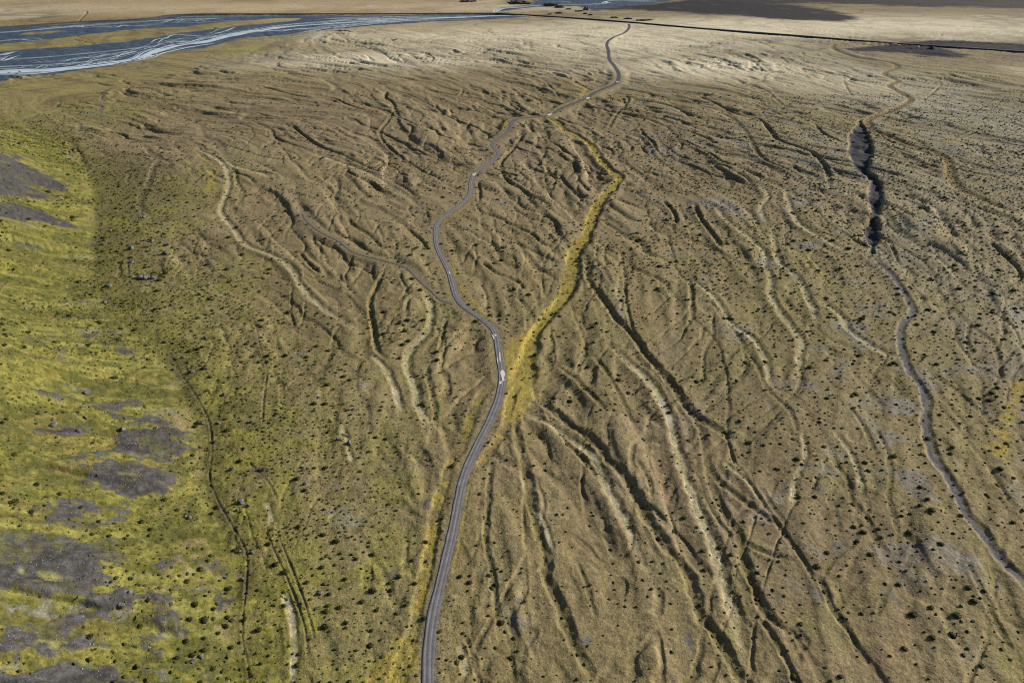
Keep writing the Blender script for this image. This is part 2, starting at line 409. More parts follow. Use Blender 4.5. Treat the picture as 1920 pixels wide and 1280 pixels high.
# flow of the old streams over the fan: u, v, image direction (downstream)
FLOW = [(900, 1200, .1, -1), (1000, 1000, -.19, -1), (1250, 1050, -.5, -1), (1400, 950, -.6, -1), (1700, 1100, -.5, -1), (1800, 950, -.6, -1), (1550, 700, -.35, -1), (1750, 700, -.25, -1),
        (1900, 700, -.4, -1), (1200, 600, -.7, -1), (1350, 450, -.85, -1), (1450, 330, -1, -.6), (1300, 250, -1, -.6), (1500, 200, -1, -.5), (1800, 250, -1, -.35), (1850, 450, -.9, -1), (1750, 150, -1, -.2),
        (1400, 100, -1, -.2), (1000, 450, -1, -.6), (1050, 350, -.8, -1), (950, 250, -1, -.5), (800, 300, -1, -.6), (700, 350, -1, -.7), (600, 250, -1, -.35), (400, 220, -1, -.15), (300, 180, -1, -.15),
        (500, 400, -.6, -1), (600, 500, -.7, -1), (700, 600, -.3, -1), (800, 700, -.1, -1), (800, 150, -1, -.35), (900, 100, -1, -.25), (700, 100, -1, -.2), (450, 700, -.5, -1), (500, 1000, -.4, -1),
        (600, 1200, -.2, -1), (300, 350, 0, -1), (650, 850, -.3, -1), (1500, 40, -1, -.1), (1900, 60, -1, .05), (1100, 60, -1, -.1), (1250, 1250, -.35, -1), (1500, 1200, -.5, -1)]
fx0 = np.arange(-3600, 3601, 24.0); fy0 = np.arange(-100, 6000, 24.0)
FGX, FGY = np.meshgrid(fx0, fy0)
num_x = np.zeros_like(FGX); num_y = np.zeros_like(FGX)
for (u, v, du, dv) in FLOW:
    x0, y0 = flat_ground(u, v); x1, y1 = flat_ground(u + du * 2, v + dv * 2)
    L = math.hypot(x1 - x0, y1 - y0)
    ax, ay = (x1 - x0) / L, (y1 - y0) / L
    w = 1.0 / (((FGX - x0) ** 2 + (FGY - y0) ** 2) / (0.02 * (y0 + 150) ** 2) + 0.3) ** 1.6
    num_x += w * ax; num_y += w * ay
FANG = np.arctan2(num_y, num_x)
FANG = FANG + 0.55 * fbm(FGX, FGY, 260, 2, 3) + 0.35 * noise(FGX, FGY, 90, 7)
FCX = np.cos(FANG).astype(np.float32); FCY = np.sin(FANG).astype(np.float32)
# on the hill the water runs straight down
hd, hs = toe_distance(FGX, FGY)
gy_, gx_ = np.gradient(hd, 24.0, 24.0)
gn = np.hypot(gx_, gy_) + 1e-6
hm = sstep(-10, 15, hd)
FCX = (FCX * (1 - hm) - gx_ / gn * hm).astype(np.float32); FCY = (FCY * (1 - hm) - gy_ / gn * hm).astype(np.float32)

def flow_at(x, y):
    fi = np.clip((y - fy0[0]) / 24.0, 0, len(fy0) - 1.01); fj = np.clip((x - fx0[0]) / 24.0, 0, len(fx0) - 1.01)
    i = fi.astype(np.int32); j = fj.astype(np.int32)
    a = (fi - i).astype(np.float32); b = (fj - j).astype(np.float32)
    w00 = (1 - a) * (1 - b); w01 = (1 - a) * b; w10 = a * (1 - b); w11 = a * b
    return (FCX[i, j] * w00 + FCX[i, j + 1] * w01 + FCX[i + 1, j] * w10 + FCX[i + 1, j + 1] * w11,
            FCY[i, j] * w00 + FCY[i, j + 1] * w01 + FCY[i + 1, j] * w10 + FCY[i + 1, j + 1] * w11)

def streaks(wl, length, steps, seed, twist=0.0):
    """noise smeared along the flow: long bars and hollows"""
    acc = noise(GX, GY, wl, seed).copy()
    h = length / steps
    for sgn in (1, -1):
        x = GX.copy(); y = GY.copy()
        for k in range(steps):
            cx, cy = flow_at(x, y)
            if twist:
                ct, st_ = math.cos(twist), math.sin(twist)
                cx, cy = cx * ct - cy * st_, cx * st_ + cy * ct
            x = x + sgn * h * cx; y = y + sgn * h * cy
            acc += noise(x, y, wl, seed)
    acc /= acc.std()
    return acc

# ------------------------------------------------------------------ carve the land
track_path, _ = trace(TRACK)
side_path, _ = trace(SIDE_TRACK)
for s, hw, dep, bk in GULLIES:
    P, sc = trace(s)
    nr = float(sstep(300, 650, P[:, 1].mean()))
    channel(P, hw * 0.65 / sc, dep * (0.70 + 0.55 * nr), max(bk * (0.52 + 0.16 * nr) / sc, dep * 0.8), heath=0.9, taper=0.14)
for s, hw, dep in PALES:
    P, sc = trace(s)
    channel(P, hw / sc, dep * 0.8, max(3.5 / sc, dep * 1.6), layer='pale', lw=hw / sc * (1.1 if dep > 1.25 else 0.78), taper=0.18, vary=False, strength=0.95 if dep > 1.25 else 0.8)
for s, hw, dep in WASHES:
    P, sc = trace(s)
    if dep < 0.45:
        stripe(P, 'gravel', hw / sc * 1.1, hw / sc * 0.9, 0.8, 0.5, 0.8)
    else:
        channel(P, hw / sc, dep, max(3.0 / sc, dep * 1.3), layer='gravel', lw=hw / sc * 1.0, taper=0.06, vary=False)
for s in RILLS:
    P, sc = trace(s)
    channel(P, 0.5 / sc, 0.35, 1.0 / sc + 0.3, layer='mud', lw=0.9 / sc, taper=0.02, lev=0.4, soft_side=0, quiet=0)
P, sc = trace(RILLS[0])
stripe(P, 'heath', 13 / sc, 9 / sc, 1.0, 0.15, 0.8)
P, sc = trace(SIDE_PATH)
channel(P, 2.2 / sc, 0.5, 2.0 / sc, layer='mud', lw=2.4 / sc, taper=0.05, strength=0.8)
P, sc = trace('248,269 269,272 281,286 299,297 289,312 276,346 263,373 263,390 285,406 300,418')
channel(P, 3.5 / sc, 0.9, 3.0 / sc, layer='mud', lw=3.5 / sc, taper=0.15, strength=0.7)
P, sc = trace(BROWN_WASH)
channel(P, 4.5 / sc, 2.0, 3.5 / sc, layer='silt', lw=5.0 / sc, taper=0.03, heath=0.4, vary=False)
P, sc = trace(YELLOW)
channel(P, 9.5 / sc, 2.0, 4.0 / sc, layer='yellow', lw=8.5 / sc, taper=0.03, heath=0.9, vary=False, lev=0.0, wob=0.7)
P, sc = trace(YELLOW_W)
channel(P, 9 / sc, 0.8, 5.0 / sc, layer='yellow', lw=9 / sc, taper=0.05)
P, sc = trace(YELLOW_E)
channel(P, 7 / sc, 0.8, 4.0 / sc, layer='yellow', lw=7 / sc, taper=0.08)
for s, w in (('826,472 838,492 855,515 868,540 884,560 905,585 928,607', 5), ('888,880 876,930 868,980 858,1030 846,1085', 3), ('884,378 866,392 846,405', 3), ('1030,216 1056,199 1090,182', 4),
             ('1040,152 1065,157 1095,155 1120,148', 4), ('1095,178 1092,168 1080,158', 5), ('268,275 300,282 340,285 372,290 400,310', 3.5), ('400,310 395,340 388,365', 5), ('950,225 945,235 938,246', 3),
             ('886,330 870,320 850,312', 4), ('1870,880 1885,800 1905,740 1925,690', 16), ('1500,470 1530,500 1560,540', 3)):
    P, sc = trace(s)
    stripe(P, 'yellow', w / sc, 0.6 * w / sc, 0.75, 0.15)
for pg in ('936,655 962,628 1006,606 1006,660 1001,742 982,775 950,800 944,760 945,720', '735,1190 770,1180 770,1300 690,1300'):
    q = parse(pg)
    poly(land(q[:, 0], q[:, 1]), 'yellow', 3.5, 1.0, 0.9)

# old random braids between the surveyed ones
def walkers(n, v0, v1, wr, dr, seed):
    r = np.random.default_rng(seed)
    for k in range(n):
        v = r.uniform(v0, v1); u = r.uniform(-200, 2120)
        p = np.array([float(q) for q in flat_ground(u, v)])
        L = r.uniform(0.06, 0.2) * (p[1] + 150); st = max(4.0, L / 30)
        pts = []; m = r.normal(0, .3); dirn = 1
        for i in range(int(L / st)):
            pts.append(p.copy())
            cx, cy = flow_at(p[0], p[1])
            a = math.atan2(cy, cx) + m
            m = 0.8 * m + r.normal(0, 0.22)
            p = p + st * np.array([math.cos(a), math.sin(a)])
        P = smooth_path(np.array(pts), st)
        d, _ = toe_distance(P[:, 0], P[:, 1])
        if d.max() > -4:
            continue
        hw = r.uniform(*wr); dep = r.uniform(*dr)
        channel(P, hw, dep * 0.75, max(dep * 1.1, 1.0), taper=0.5, quiet=0, heath=r.choice([0, 0.35, 0.7]))
walkers(120, 420, 1350, (0.6, 1.8), (0.3, 0.8), 11)
walkers(200, 170, 420, (0.8, 2.5), (0.6, 1.6), 12)
walkers(160, 60, 170, (2.0, 5.0), (1.2, 2.6), 13)

# fields of cover, and the cloud-shadow belt far out
def imgpoly(s, layer, soft, strength=1.0, rough=1.0, nwl=None):
    q = parse(s); poly(land(q[:, 0], q[:, 1]), layer, soft, strength, rough, nwl)
for s in ('-60,296 40,303 110,340 132,362 60,346 -60,318', '-60,328 30,336 90,366 122,380 60,376 -60,352', '-60,366 40,381 110,410 160,432 120,428 60,415 -60,402', '165,432 186,436 188,470 175,452', '-60,446 40,452 70,462 20,460', '-60,285 30,290 55,300 -60,300',
          '90,806 150,795 180,800 130,812', '130,868 180,838 215,836 240,848 170,862', '85,734 170,719 215,718 195,730 95,738', '155,760 200,745 265,742 275,757 200,768',
          '215,775 280,775 325,797 270,800 225,790', '230,806 300,800 345,810 350,850 320,870 250,860 200,838', '165,885 240,868 300,880 330,900 310,925 240,925 150,905',
          '95,955 160,935 230,945 235,965 100,975', '-60,1010 60,1005 130,1000 200,1010 235,1040 200,1100 150,1110 60,1115 -60,1110', '200,1125 235,1115 260,1125 230,1140 140,1165 120,1160',
          '270,1120 320,1120 345,1150 330,1180 300,1170', '-60,1190 60,1172 130,1180 190,1210 140,1225 20,1230 -60,1230', '30,1250 130,1240 220,1250 230,1300 -60,1320 -60,1260',
          '290,1068 330,1055 350,1070 315,1080', '370,1065 410,1060 420,1070 390,1080', '390,1140 420,1135 425,1150', '250,1190 290,1185 305,1215 270,1215', '60,636 95,632 80,645', '85,660 130,664 110,672',
          '150,630 185,620 165,630', '205,650 260,660 230,668', '300,640 330,645'):
    imgpoly(s, 'scree', 6.0, 1.0, 0.6, 14)
imgpoly(DARK_RAVINE, 'dark', 1.5, 1.0, 0.5, 5)
q = parse(DARK_RAVINE); rp = land(q[:, 0], q[:, 1])
_save = LAYER['pale'].copy(); LAYER['pale'][:] = 0
poly(rp, 'pale', 3.5, 1.0, 0.5, 10.0)
LAYER['carve'][:] = np.maximum(LAYER['carve'], (4.0 + 1.4 * noise(GX, GY, 8, 4)) * LAYER['pale']); LAYER['pale'][:] = _save
for s in ('1590,92 1625,88 1670,84 1760,88 1815,104 1800,108 1720,102 1650,97 1600,97', '1680,78 1790,76 1920,84 2000,90 2000,98 1840,92 1720,84'):
    imgpoly(s, 'dark', 12.0, 1.0, 0.8, 30)
imgpoly('1210,8 1300,0 1420,2 1540,16 1620,32 1570,40 1470,37 1380,31 1290,23 1200,19 1100,21 1120,16', 'dark', 45.0, 1.0, 1.0, 160)  # far belt: dark land with cloud shadow put into its colour
imgpoly('1240,-20 1600,-20 2100,-18 2100,20 1800,13 1600,7 1400,8 1300,12', 'dark', 90.0, 0.95, 1.2, 220)
imgpoly('185,275 260,285 330,330 300,450 275,560 225,585 195,545 190,450 188,360', 'heath', 14.0, 0.6, 1.3, 14)
imgpoly('150,265 260,275 345,330 320,450 290,580 225,600 170,545 165,450 165,330', 'quiet', 6.0, 1.0, 0.5)
imgpoly('310,640 350,640 400,700 430,760 420,880 395,880 385,790 345,705', 'heath', 6.0, 0.7, 1.0, 10)
# river flats, river bed and far plain
RIVER = '-200,178 0,153 44,144 101,138 168,128 242,117 285,104 322,94 380,90 447,72 537,64 621,54 700,48 800,41 900,37 950,34 1000,33 940,26 840,27 700,28 560,28 340,28 250,35 140,44 0,52 -200,66'
imgpoly(RIVER, 'bed', 9.0, 1.0, 1.0, 60)
imgpoly('925,23 936,15 996,9 1000,2 1000,-8 1300,-8 1258,0 1211,12 1110,19 1080,12 1010,12 950,20', 'bed', 18.0, 1.0, 1.0, 90)
ISLANDS = ('-200,100 0,82 100,72 180,62 270,53 340,50 430,40 520,34 566,34 556,38 440,49 330,62 230,79 130,87 60,91 0,96 -200,115', '60,60 120,57 100,62 30,66')
_bed = LAYER['bed'].copy(); LAYER['plain'][:] = 0
for s in ISLANDS:
    imgpoly(s, 'plain', 10.0, 1.0, 1.0, 70)
LAYER['bed'] *= 1 - LAYER['plain']
P, sc = trace(FAN_EDGE)
# ground between the fan edge and the river: flood plain
imgpoly('-300,190 -300,160 0,153 101,138 168,128 242,117 285,104 322,94 447,72 537,64 621,54 615,58 537,82 470,103 403,119 336,136 245,156 215,163 181,183 120,205 0,235 -200,250', 'plain', 9.0, 1.0, 0.8, 30)

for b in ((1000, 66, 420, 22, 'sunlit_straw', .85), (720, 112, 260, 18, 'sunlit_straw', .8), (1150, 75, 280, 34, 'sunlit_straw', .9), (900, 90, 300, 22, 'sunlit_straw', .5), (1400, 54, 300, 20, 'sunlit_straw', 1.0), (1350, 128, 190, 22, 'sunlit_straw', .9), (1700, 52, 350, 22, 'sunlit_straw', .85),  # far pale zones: dry grass with cloud-break sunlight put into the colour
          (500, 15, 600, 10, 'sunlit_straw', .75), (120, 12, 200, 14, 'brown', .5), (1560, 150, 170, 40, 'sunlit_straw', .35),
          (900, 330, 700, 150, 'brown', .55), (550, 260, 420, 110, 'brown', .85), (620, 400, 220, 120, 'brown', .5), (1180, 250, 250, 60, 'brown', .45), (1350, 220, 200, 60, 'brown', .4), (900, 150, 300, 40, 'brown', .4), (1250, 900, 220, 200, 'brown', .4),
          (1870, 230, 230, 170, 'grey', 1.0), (1700, 350, 250, 120, 'grey', .5), (1750, 60, 300, 30, 'grey', .6), (1900, 600, 200, 250, 'grey', .55), (1250, 92, 180, 10, 'grey', .6),
          (300, 620, 200, 160, 'olive', .9), (420, 850, 260, 220, 'olive', .85), (560, 1150, 330, 230, 'olive', .8), (700, 950, 160, 200, 'olive', .5), (1500, 560, 220, 150, 'olive', .5), (1080, 600, 90, 140, 'olive', .5),
          (1850, 780, 160, 220, 'olive', .4), (260, 430, 130, 150, 'olive', .8), (1450, 460, 180, 70, 'olive', .4), (130, 220, 170, 40, 'olive', .7), (900, 1250, 200, 120, 'olive', .35)):
    blob(*b)

# ------------------------------------------------------------------ heights
n_warp = fbm(GX, GY, 30, 2, 10)
for P_, w_ in ((track_path, 9.0), (side_path, 5.0)):
    r_ = raster(P_, w_ + 16)
    wide = w_ * (1 + 0.8 * sstep(600, 1500, GY[r_[0]]))
    put('quiet', r_[0], 1 - sstep(wide * 0.6, wide + 8, r_[1]))
    LAYER['carve'][r_[0]] *= 1 - 0.8 * (1 - sstep(2.0, 6.0, r_[1]))
lic_0 = streaks(42.0, 220.0, 7, 13)
lic_a = streaks(19.0, 100.0, 7, 1)
lic_b = streaks(7.5, 36.0, 5, 4)
fan = FADE_LEFT * (1 - 0.9 * LAYER['bed']) * (1 - 0.8 * LAYER['plain']) * (1 - 0.6 * LAYER['yellow'])
fan = fan * (1 - 0.75 * sstep(2300, 3000, GY))
far_amp = 1.0 + 0.45 * sstep(500, 1500, GY)
band_a = np.clip(19.0 / (CELL * 4), 0, 1); band_b = np.clip(7.5 / (CELL * 3.0), 0, 1)
rough_zone = 0.55 + 0.6 * sstep(-0.4, 0.5, noise(GX, GY, 170, 9))
left_calm = 1 - 0.85 * np.clip(LAYER['olive'] * 1.3, 0, 1) * sstep(-40, -80, GX)
near_calm = 0.62 + 0.45 * sstep(330, 650, GY)
band_0 = np.clip(42.0 / (CELL * 4), 0, 1)
lic_c = streaks(28.0, 150.0, 7, 15, 0.30)
lic_d = streaks(12.5, 70.0, 6, 6, -0.35)
band_d = np.clip(12.5 / (CELL * 6), 0, 1)
cm_a = 0.4 + 0.6 * sstep(-0.35, 0.25, noise(GX, GY, 75, 12)); cm_c = 0.35 + 0.65 * sstep(-0.5, 0.2, noise(GX, GY, 110, 5))
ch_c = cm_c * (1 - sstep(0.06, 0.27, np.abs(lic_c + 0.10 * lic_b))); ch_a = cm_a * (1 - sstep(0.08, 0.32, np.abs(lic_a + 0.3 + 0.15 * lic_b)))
rel_0 = np.tanh(6.0 * (lic_0 + 0.16 * lic_b)) * 0.62 + 0.25 * lic_0 - 1.35 * ch_c + 0.35 * np.tanh(4 * lic_c)
rel_a = np.tanh(5.0 * (lic_a - 0.35 + 0.15 * lic_b)) * 0.36 + 0.12 * lic_a - 0.85 * ch_a
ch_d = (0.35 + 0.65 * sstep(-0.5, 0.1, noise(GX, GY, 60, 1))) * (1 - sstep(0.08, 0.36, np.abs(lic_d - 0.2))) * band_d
rel_b = -0.75 * ch_d + 0.2 * np.tanh(3 * lic_d) * band_d + np.tanh(1.6 * lic_b) * 0.26
HEIGHT = hill_height(TOE_D)
HEIGHT = HEIGHT + fan * left_calm * (1 - LAYER['quiet']) * (rough_zone * near_calm * far_amp * (rel_0 * band_0 + rel_a * band_a) + rel_b * band_b) + fan * 0.9 * fbm(GX, GY, 140, 2, 2) + FADE_LEFT * LAYER['olive'] * (0.35 * fbm(GX, GY, 9, 2, 13))
hillm = sstep(0, 25, TOE_D)
hl = fbm(TOE_S + 6 * n_warp, TOE_D * 0.22, 24.0, 3, 6)
hl2 = fbm(TOE_S + 4 * n_warp, TOE_D * 0.14, 9.0, 2, 9)
HEIGHT = HEIGHT + hillm * ((4.2 * hl - 2.0 * np.exp(-(hl / 0.10) ** 2)) * sstep(2, 45, TOE_D) + 0.8 * hl2 * sstep(0, 20, TOE_D) + 0.16 * lic_b + 1.0 * LAYER['scree'] + (1 - 0.7 * LAYER['scree']) * (0.45 * noise(GX, GY, 5.0, 7) + 0.32 * np.abs(noise(GX, GY, 2.6, 9))))
HEIGHT = HEIGHT + (0.16 * noise(GX, GY, 3.4, 3) + 0.06 * noise(GX, GY, 1.5, 5)) * np.clip(2.4 / (CELL * 2), 0, 1)
HEIGHT = HEIGHT - LAYER['carve'] + LAYER['levee'] * (LAYER['carve'] < 0.15)
HEIGHT = HEIGHT - 1.6 * LAYER['bed'] - 0.8 * LAYER['plain']

def flatten(P, half, soft, drop):
    r = raster(P, half + soft + 6)
    sl, D, S, L, SIDE = r
    f = 1 - sstep(half, half + soft, D)
    base = HEIGHT_SMOOTH_T(P, S)
    HEIGHT[sl] = HEIGHT[sl] * (1 - f) + (base - drop) * f
    put('track', sl, 1 - sstep(half + 0.3, half + 1.6, D + 0.5 * noise(GX[sl], GY[sl], 3, 2)))

def path_profile(P, win):
    seg = np.hypot(*np.diff(P, axis=0).T); S = np.concatenate([[0], np.cumsum(seg)])
    h = grid_sample(HEIGHT, P[:, 0], P[:, 1])
    n = max(8, int(S[-1] / 4)); s2 = np.linspace(0, S[-1], n); h2 = np.interp(s2, S, h)
    k = max(3, int(win / (S[-1] / n)) | 1)
    hp = np.concatenate([np.full(k, h2[0]), h2, np.full(k, h2[-1])])
    h3 = np.convolve(hp, np.ones(k) / k, 'same')[k:-k]
    return s2, h3
_prof = {}
def HEIGHT_SMOOTH_T(P, S):
    s2, h3 = _prof[id(P)]
    return np.interp(S, s2, h3)

HIGHWAY = '-300,72 0,53 140,43 270,37 345,28.5 560,27.5 760,27 900,26.5 960,28 1060,34 1180,43 1330,56 1500,69 1650,81 1800,91 1920,99 2150,113'
ROAD_W = 2.0
for P, half in ((track_path, ROAD_W), (side_path, 1.1)):
    _prof[id(P)] = path_profile(P, 24)
    flatten(P, half + 0.4, 3.0, 0.10)
# ------------------------------------------------------------------ ground colours (what grows or lies there, with far cloud light and shadow painted in)
def col(*c):
    return np.array(c, np.float32)
n1 = fbm(GX, GY, 90, 3, 1); n2 = fbm(GX, GY, 14, 3, 4); n3 = noise(GX, GY, 3.0, 6) * np.clip(3 / (CELL * 2), 0, 1)
sp = noise(GX, GY, 1.6, 11) * np.clip(1.6 / (CELL * 1.4), 0, 1)
C = np.empty(GX.shape + (3,), np.float32); C[:] = col(.224, .174, .085)
def lay(m, c):
    global C
    C += (col(*c) - C) * np.clip(m, 0, 1)[..., None]
lay(sstep(-0.2, 0.6, n1 + 0.4 * n2) * 0.55, (.205, .155, .090))
lay(LAYER['brown'] * 1.2, (.218, .162, .104))
lay(LAYER['olive'] * (0.75 + 0.5 * n2), (.200, .180, .055))
lay(LAYER['grey'] * (0.8 + 0.4 * n2), (.270, .262, .200))
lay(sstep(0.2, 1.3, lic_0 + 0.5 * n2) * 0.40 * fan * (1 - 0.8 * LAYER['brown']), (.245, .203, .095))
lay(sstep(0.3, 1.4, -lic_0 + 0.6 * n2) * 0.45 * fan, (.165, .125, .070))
lay(sstep(0.25, 0.6, fbm(GX, GY, 34, 3, 11) + 0.25 * n3) * 0.5 * fan * (1 - LAYER['brown']), (.185, .168, .062))
lay(sstep(0.22, 0.5, fbm(GX, GY, 26, 3, 7) + 0.15 * n3) * sstep(40, 220, GX) * 0.6 * fan, (.180, .176, .168))
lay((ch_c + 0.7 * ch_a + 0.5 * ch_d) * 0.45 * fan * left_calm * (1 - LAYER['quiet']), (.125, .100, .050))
lay(LAYER['sunlit_straw'] * 1.1, (.560, .485, .340))  # pale grass brightened in colour for patchy cloud light
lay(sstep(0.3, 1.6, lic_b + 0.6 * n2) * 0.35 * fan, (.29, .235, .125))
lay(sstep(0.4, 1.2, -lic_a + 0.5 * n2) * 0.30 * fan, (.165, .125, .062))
lay(sstep(0.35, 0.75, n2 + 0.5 * n3) * 0.35 * fan, (.17, .125, .065))
lay(sstep(0.45, 0.8, fbm(GX, GY, 22, 3, 8)) * sstep(-.1, .3, noise(GX, GY, 150, 12)) * 0.55 * fan, (.235, .225, .215))
# flood plain and islands
pl = LAYER['plain']
lay(pl, (.225, .185, .078))
lay(pl * sstep(0.0, 0.6, streaks(26, 160, 4, 8) * 0.6), (.17, .125, .06))
lay(pl * sstep(0.5, 0.9, noise(GX, GY * 0.4, 50, 2)) * 0.6, (.27, .25, .08))
# river bed: wet slate gravel
lay(LAYER['bed'], (.042, .064, .100))
lay(LAYER['bed'] * sstep(-0.2, 1.2, streaks(12, 180, 4, 10)) * 0.55, (.11, .135, .165))
# pale and dark belts of the far flats
lay(sstep(1300, 2000, GY) * sstep(0.1, 0.5, fbm(GX * 0.8, GY * 0.45, 70, 3, 3)) * 0.65 * (1 - LAYER['bed']) * (1 - pl), (.165, .130, .085))
lay(sstep(1300, 2000, GY) * sstep(0.2, 0.6, fbm(GX * 0.5, GY * 0.35, 120, 3, 9)) * 0.5 * (1 - LAYER['bed']) * (1 - pl), (.52, .45, .32))
lay(sstep(1500, 2200, GY) * sstep(0.72, 0.9, 1 - np.abs(fbm(GX * 0.7, GY * 0.5, 90, 2, 13)) * 2) * 0.6 * (1 - LAYER['bed']), (.12, .10, .075))
lay(LAYER['sunlit_straw'] * 0.75 * (1 - LAYER['bed']), (.580, .505, .360))  # painted cloud-gap light again, over the belts
# beyond the river
farp = sstep(2300, 2700, GY + 0.55 * GX) * (1 - LAYER['bed']) * sstep(200, -600, GX)
lay(farp * 0.7, (.36, .27, .15))
lay(farp * sstep(0.0, 0.7, fbm(GX, GY * 0.6, 260, 3, 5)) * 0.6, (.20, .14, .08))
# hill moss
edge_w = 0.8 + 1.6 * sstep(620, 420, GY)
moss = sstep(-9, 9, TOE_D + edge_w * (15 * n2 + 8 * n3 + 7 * n1))
lay(moss, (.180, .165, .040))
lay(moss * sstep(-0.4, 0.7, n1 + 0.6 * n2 + 0.4 * n3) * 0.7, (.128, .128, .028))
lay(moss * sstep(0.05, 0.6, fbm(GX, GY, 40, 3, 9)) * 0.7, (.215, .165, .055))
lay(moss * sstep(0.0, 0.35, hl + 0.3 * n2) * 0.55, (.205, .19, .042))
lay(moss * sstep(0.1, 0.45, -hl + 0.5 * n2 + 0.3 * n3) * 0.65, (.115, .105, .030))
lay(moss * sstep(0.1, 0.45, n2 + 0.7 * n3) * 0.75, (.065, .066, .016))
lay(moss * sstep(0.1, 0.45, hl2 + 0.4 * n3) * 0.6, (.115, .088, .038))
lay(moss * sstep(-0.15, 0.55, fbm(GX, GY, 6.5, 3, 14) + 0.25 * n2 + 0.35 * n3 + 0.25 * sp) * 0.8, (.072, .072, .020))
lay(moss * sstep(0.1, 0.4, n3 + 0.5 * sp + 0.3 * n1) * 0.7, (.060, .062, .018))
lay(moss * sstep(0.25, 0.6, fbm(TOE_S, TOE_D * 0.1, 5, 2, 8)) * 0.5, (.24, .225, .06))
lay(moss * sstep(0.45, 0.8, fbm(TOE_S, TOE_D * 0.2, 15, 3, 2) + 0.3 * n3) * 0.55, (.17, .16, .135))
# mossy ground along the foot of the hill
ed = np.exp(-((TOE_D + 12) / 22.0) ** 2) * (TOE_D < 6)
lay(ed * sstep(-.3, .3, n2 + .3) * 0.7, (.185, .165, .042))
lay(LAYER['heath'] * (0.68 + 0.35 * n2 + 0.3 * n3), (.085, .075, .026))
ol_ = LAYER['olive'] * FADE_LEFT * sstep(0, -60, GX)
lay(ol_ * sstep(0.15, 0.5, fbm(GX, GY, 6.5, 2, 9) + 0.2 * n2) * 0.6, (.075, .075, .022))
lay(ol_ * sstep(0.0, 0.35, fbm(GX, GY, 13, 3, 15) + 0.2 * n3) * 0.8, (.225, .205, .044))
lay(LAYER['pale'] * (1.0 + 0.3 * n2), (.37, .322, .185))
lay(LAYER['pale'] * sstep(0.3, 0.6, n2) * 0.6, (.30, .285, .26))
yl = sstep(0.22, 0.85, LAYER['yellow'] + 0.45 * n2 + 0.35 * n3 - 0.02) * sstep(0.03, 0.3, LAYER['yellow']) * (1 - LAYER['dark'])
lay(yl * (0.85 + 0.3 * n2 + 0.25 * n3), (.315, .240, .053))
lay(yl * sstep(0.0, 0.5, n2 + 0.6 * n3) * 0.75, (.215, .175, .05))
lay(LAYER['silt'], (.185, .130, .056))
lay(yl * sstep(0.35, 0.8, fbm(GX, GY, 9, 2, 12)) * 0.8, (.30, .185, .03))
lay(LAYER['gravel'] * (0.85 + 0.3 * n3), (.105, .104, .112))
hs1 = fbm(TOE_S + 3 * n_warp, TOE_D * 0.15, 8, 3, 1)
sc_ = sstep(0.20, 0.75, LAYER['scree'] + 0.55 * hs1 + 0.40 * n3 + 0.30 * sp - 0.10) * sstep(0.02, 0.2, LAYER['scree']) * sstep(-4, 6, TOE_D)
lay(sc_ * (1.05 - 0.75 * sstep(0.2, 0.6, n2 + 0.5 * n3)), (.062, .059, .057))
lay(sc_ * sstep(0.1, 0.6, fbm(GX, GY, 18, 2, 13)) * 0.5, (.044, .042, .042))
lay(LAYER['mud'] * 0.85, (.11, .085, .06))
lay(LAYER['dark'] * sstep(1700, 1400, GY), (.042, .041, .048))
lay(LAYER['dark'] * sstep(1400, 1700, GY), (.026, .024, .027))  # far dark ground: pit gravel, and the belt with painted cloud shadow
lay(LAYER['dark'] * sstep(0.2, 0.7, fbm(GX, GY * 0.5, 60, 3, 7)) * sstep(1500, 2000, GY) * 0.3, (.13, .11, .09))
lay(LAYER['track'] * 0.85, (.17, .15, .11))
grit = np.clip(LAYER['scree'] + moss, 0, 1)
C *= (1 + (0.15 + 0.22 * grit) * n3 + (0.10 + 0.28 * grit) * sp + 0.12 * n2)[..., None]
C = np.clip(C, 0.01, 0.8)

# ------------------------------------------------------------------ mesh helpers and materials
def new_mat(name):
    m = bpy.data.materials.new(name); m.use_nodes = True
    nt = m.node_tree; nt.nodes.clear()
    out = nt.nodes.new('ShaderNodeOutputMaterial'); b = nt.nodes.new('ShaderNodeBsdfPrincipled')
    nt.links.new(b.outputs[0], out.inputs[0])
    return m, nt, b

def node(nt, kind, **kw):
    n = nt.nodes.new(kind)
    for k, v in kw.items():
        if k in n.inputs.keys():
            n.inputs[k].default_value = v
        else:
            setattr(n, k, v)
    return n

def simple_mat(name, c1, c2, scale, rough=0.9, bump=0.0, bscale=4.0, spec=0.2):
    m, nt, b = new_mat(name)
    tc = node(nt, 'ShaderNodeTexCoord')
    nz = node(nt, 'ShaderNodeTexNoise', Scale=scale, Detail=4.0)
    nt.links.new(tc.outputs['Object'], nz.inputs['Vector'])
    rp_ = node(nt, 'ShaderNodeValToRGB')
    rp_.color_ramp.elements[0].position = 0.32; rp_.color_ramp.elements[1].position = 0.68
    rp_.color_ramp.elements[0].color = (*c1, 1); rp_.color_ramp.elements[1].color = (*c2, 1)
    nt.links.new(nz.outputs[0], rp_.inputs[0]); nt.links.new(rp_.outputs[0], b.inputs['Base Color'])
    b.inputs['Roughness'].default_value = rough; b.inputs['Specular IOR Level'].default_value = spec
    if bump:
        n2_ = node(nt, 'ShaderNodeTexNoise', Scale=bscale, Detail=3.0)
        nt.links.new(tc.outputs['Object'], n2_.inputs['Vector'])
        bp = node(nt, 'ShaderNodeBump', Distance=bump)
        nt.links.new(n2_.outputs[0], bp.inputs['Height']); nt.links.new(bp.outputs[0], b.inputs['Normal'])
    return m

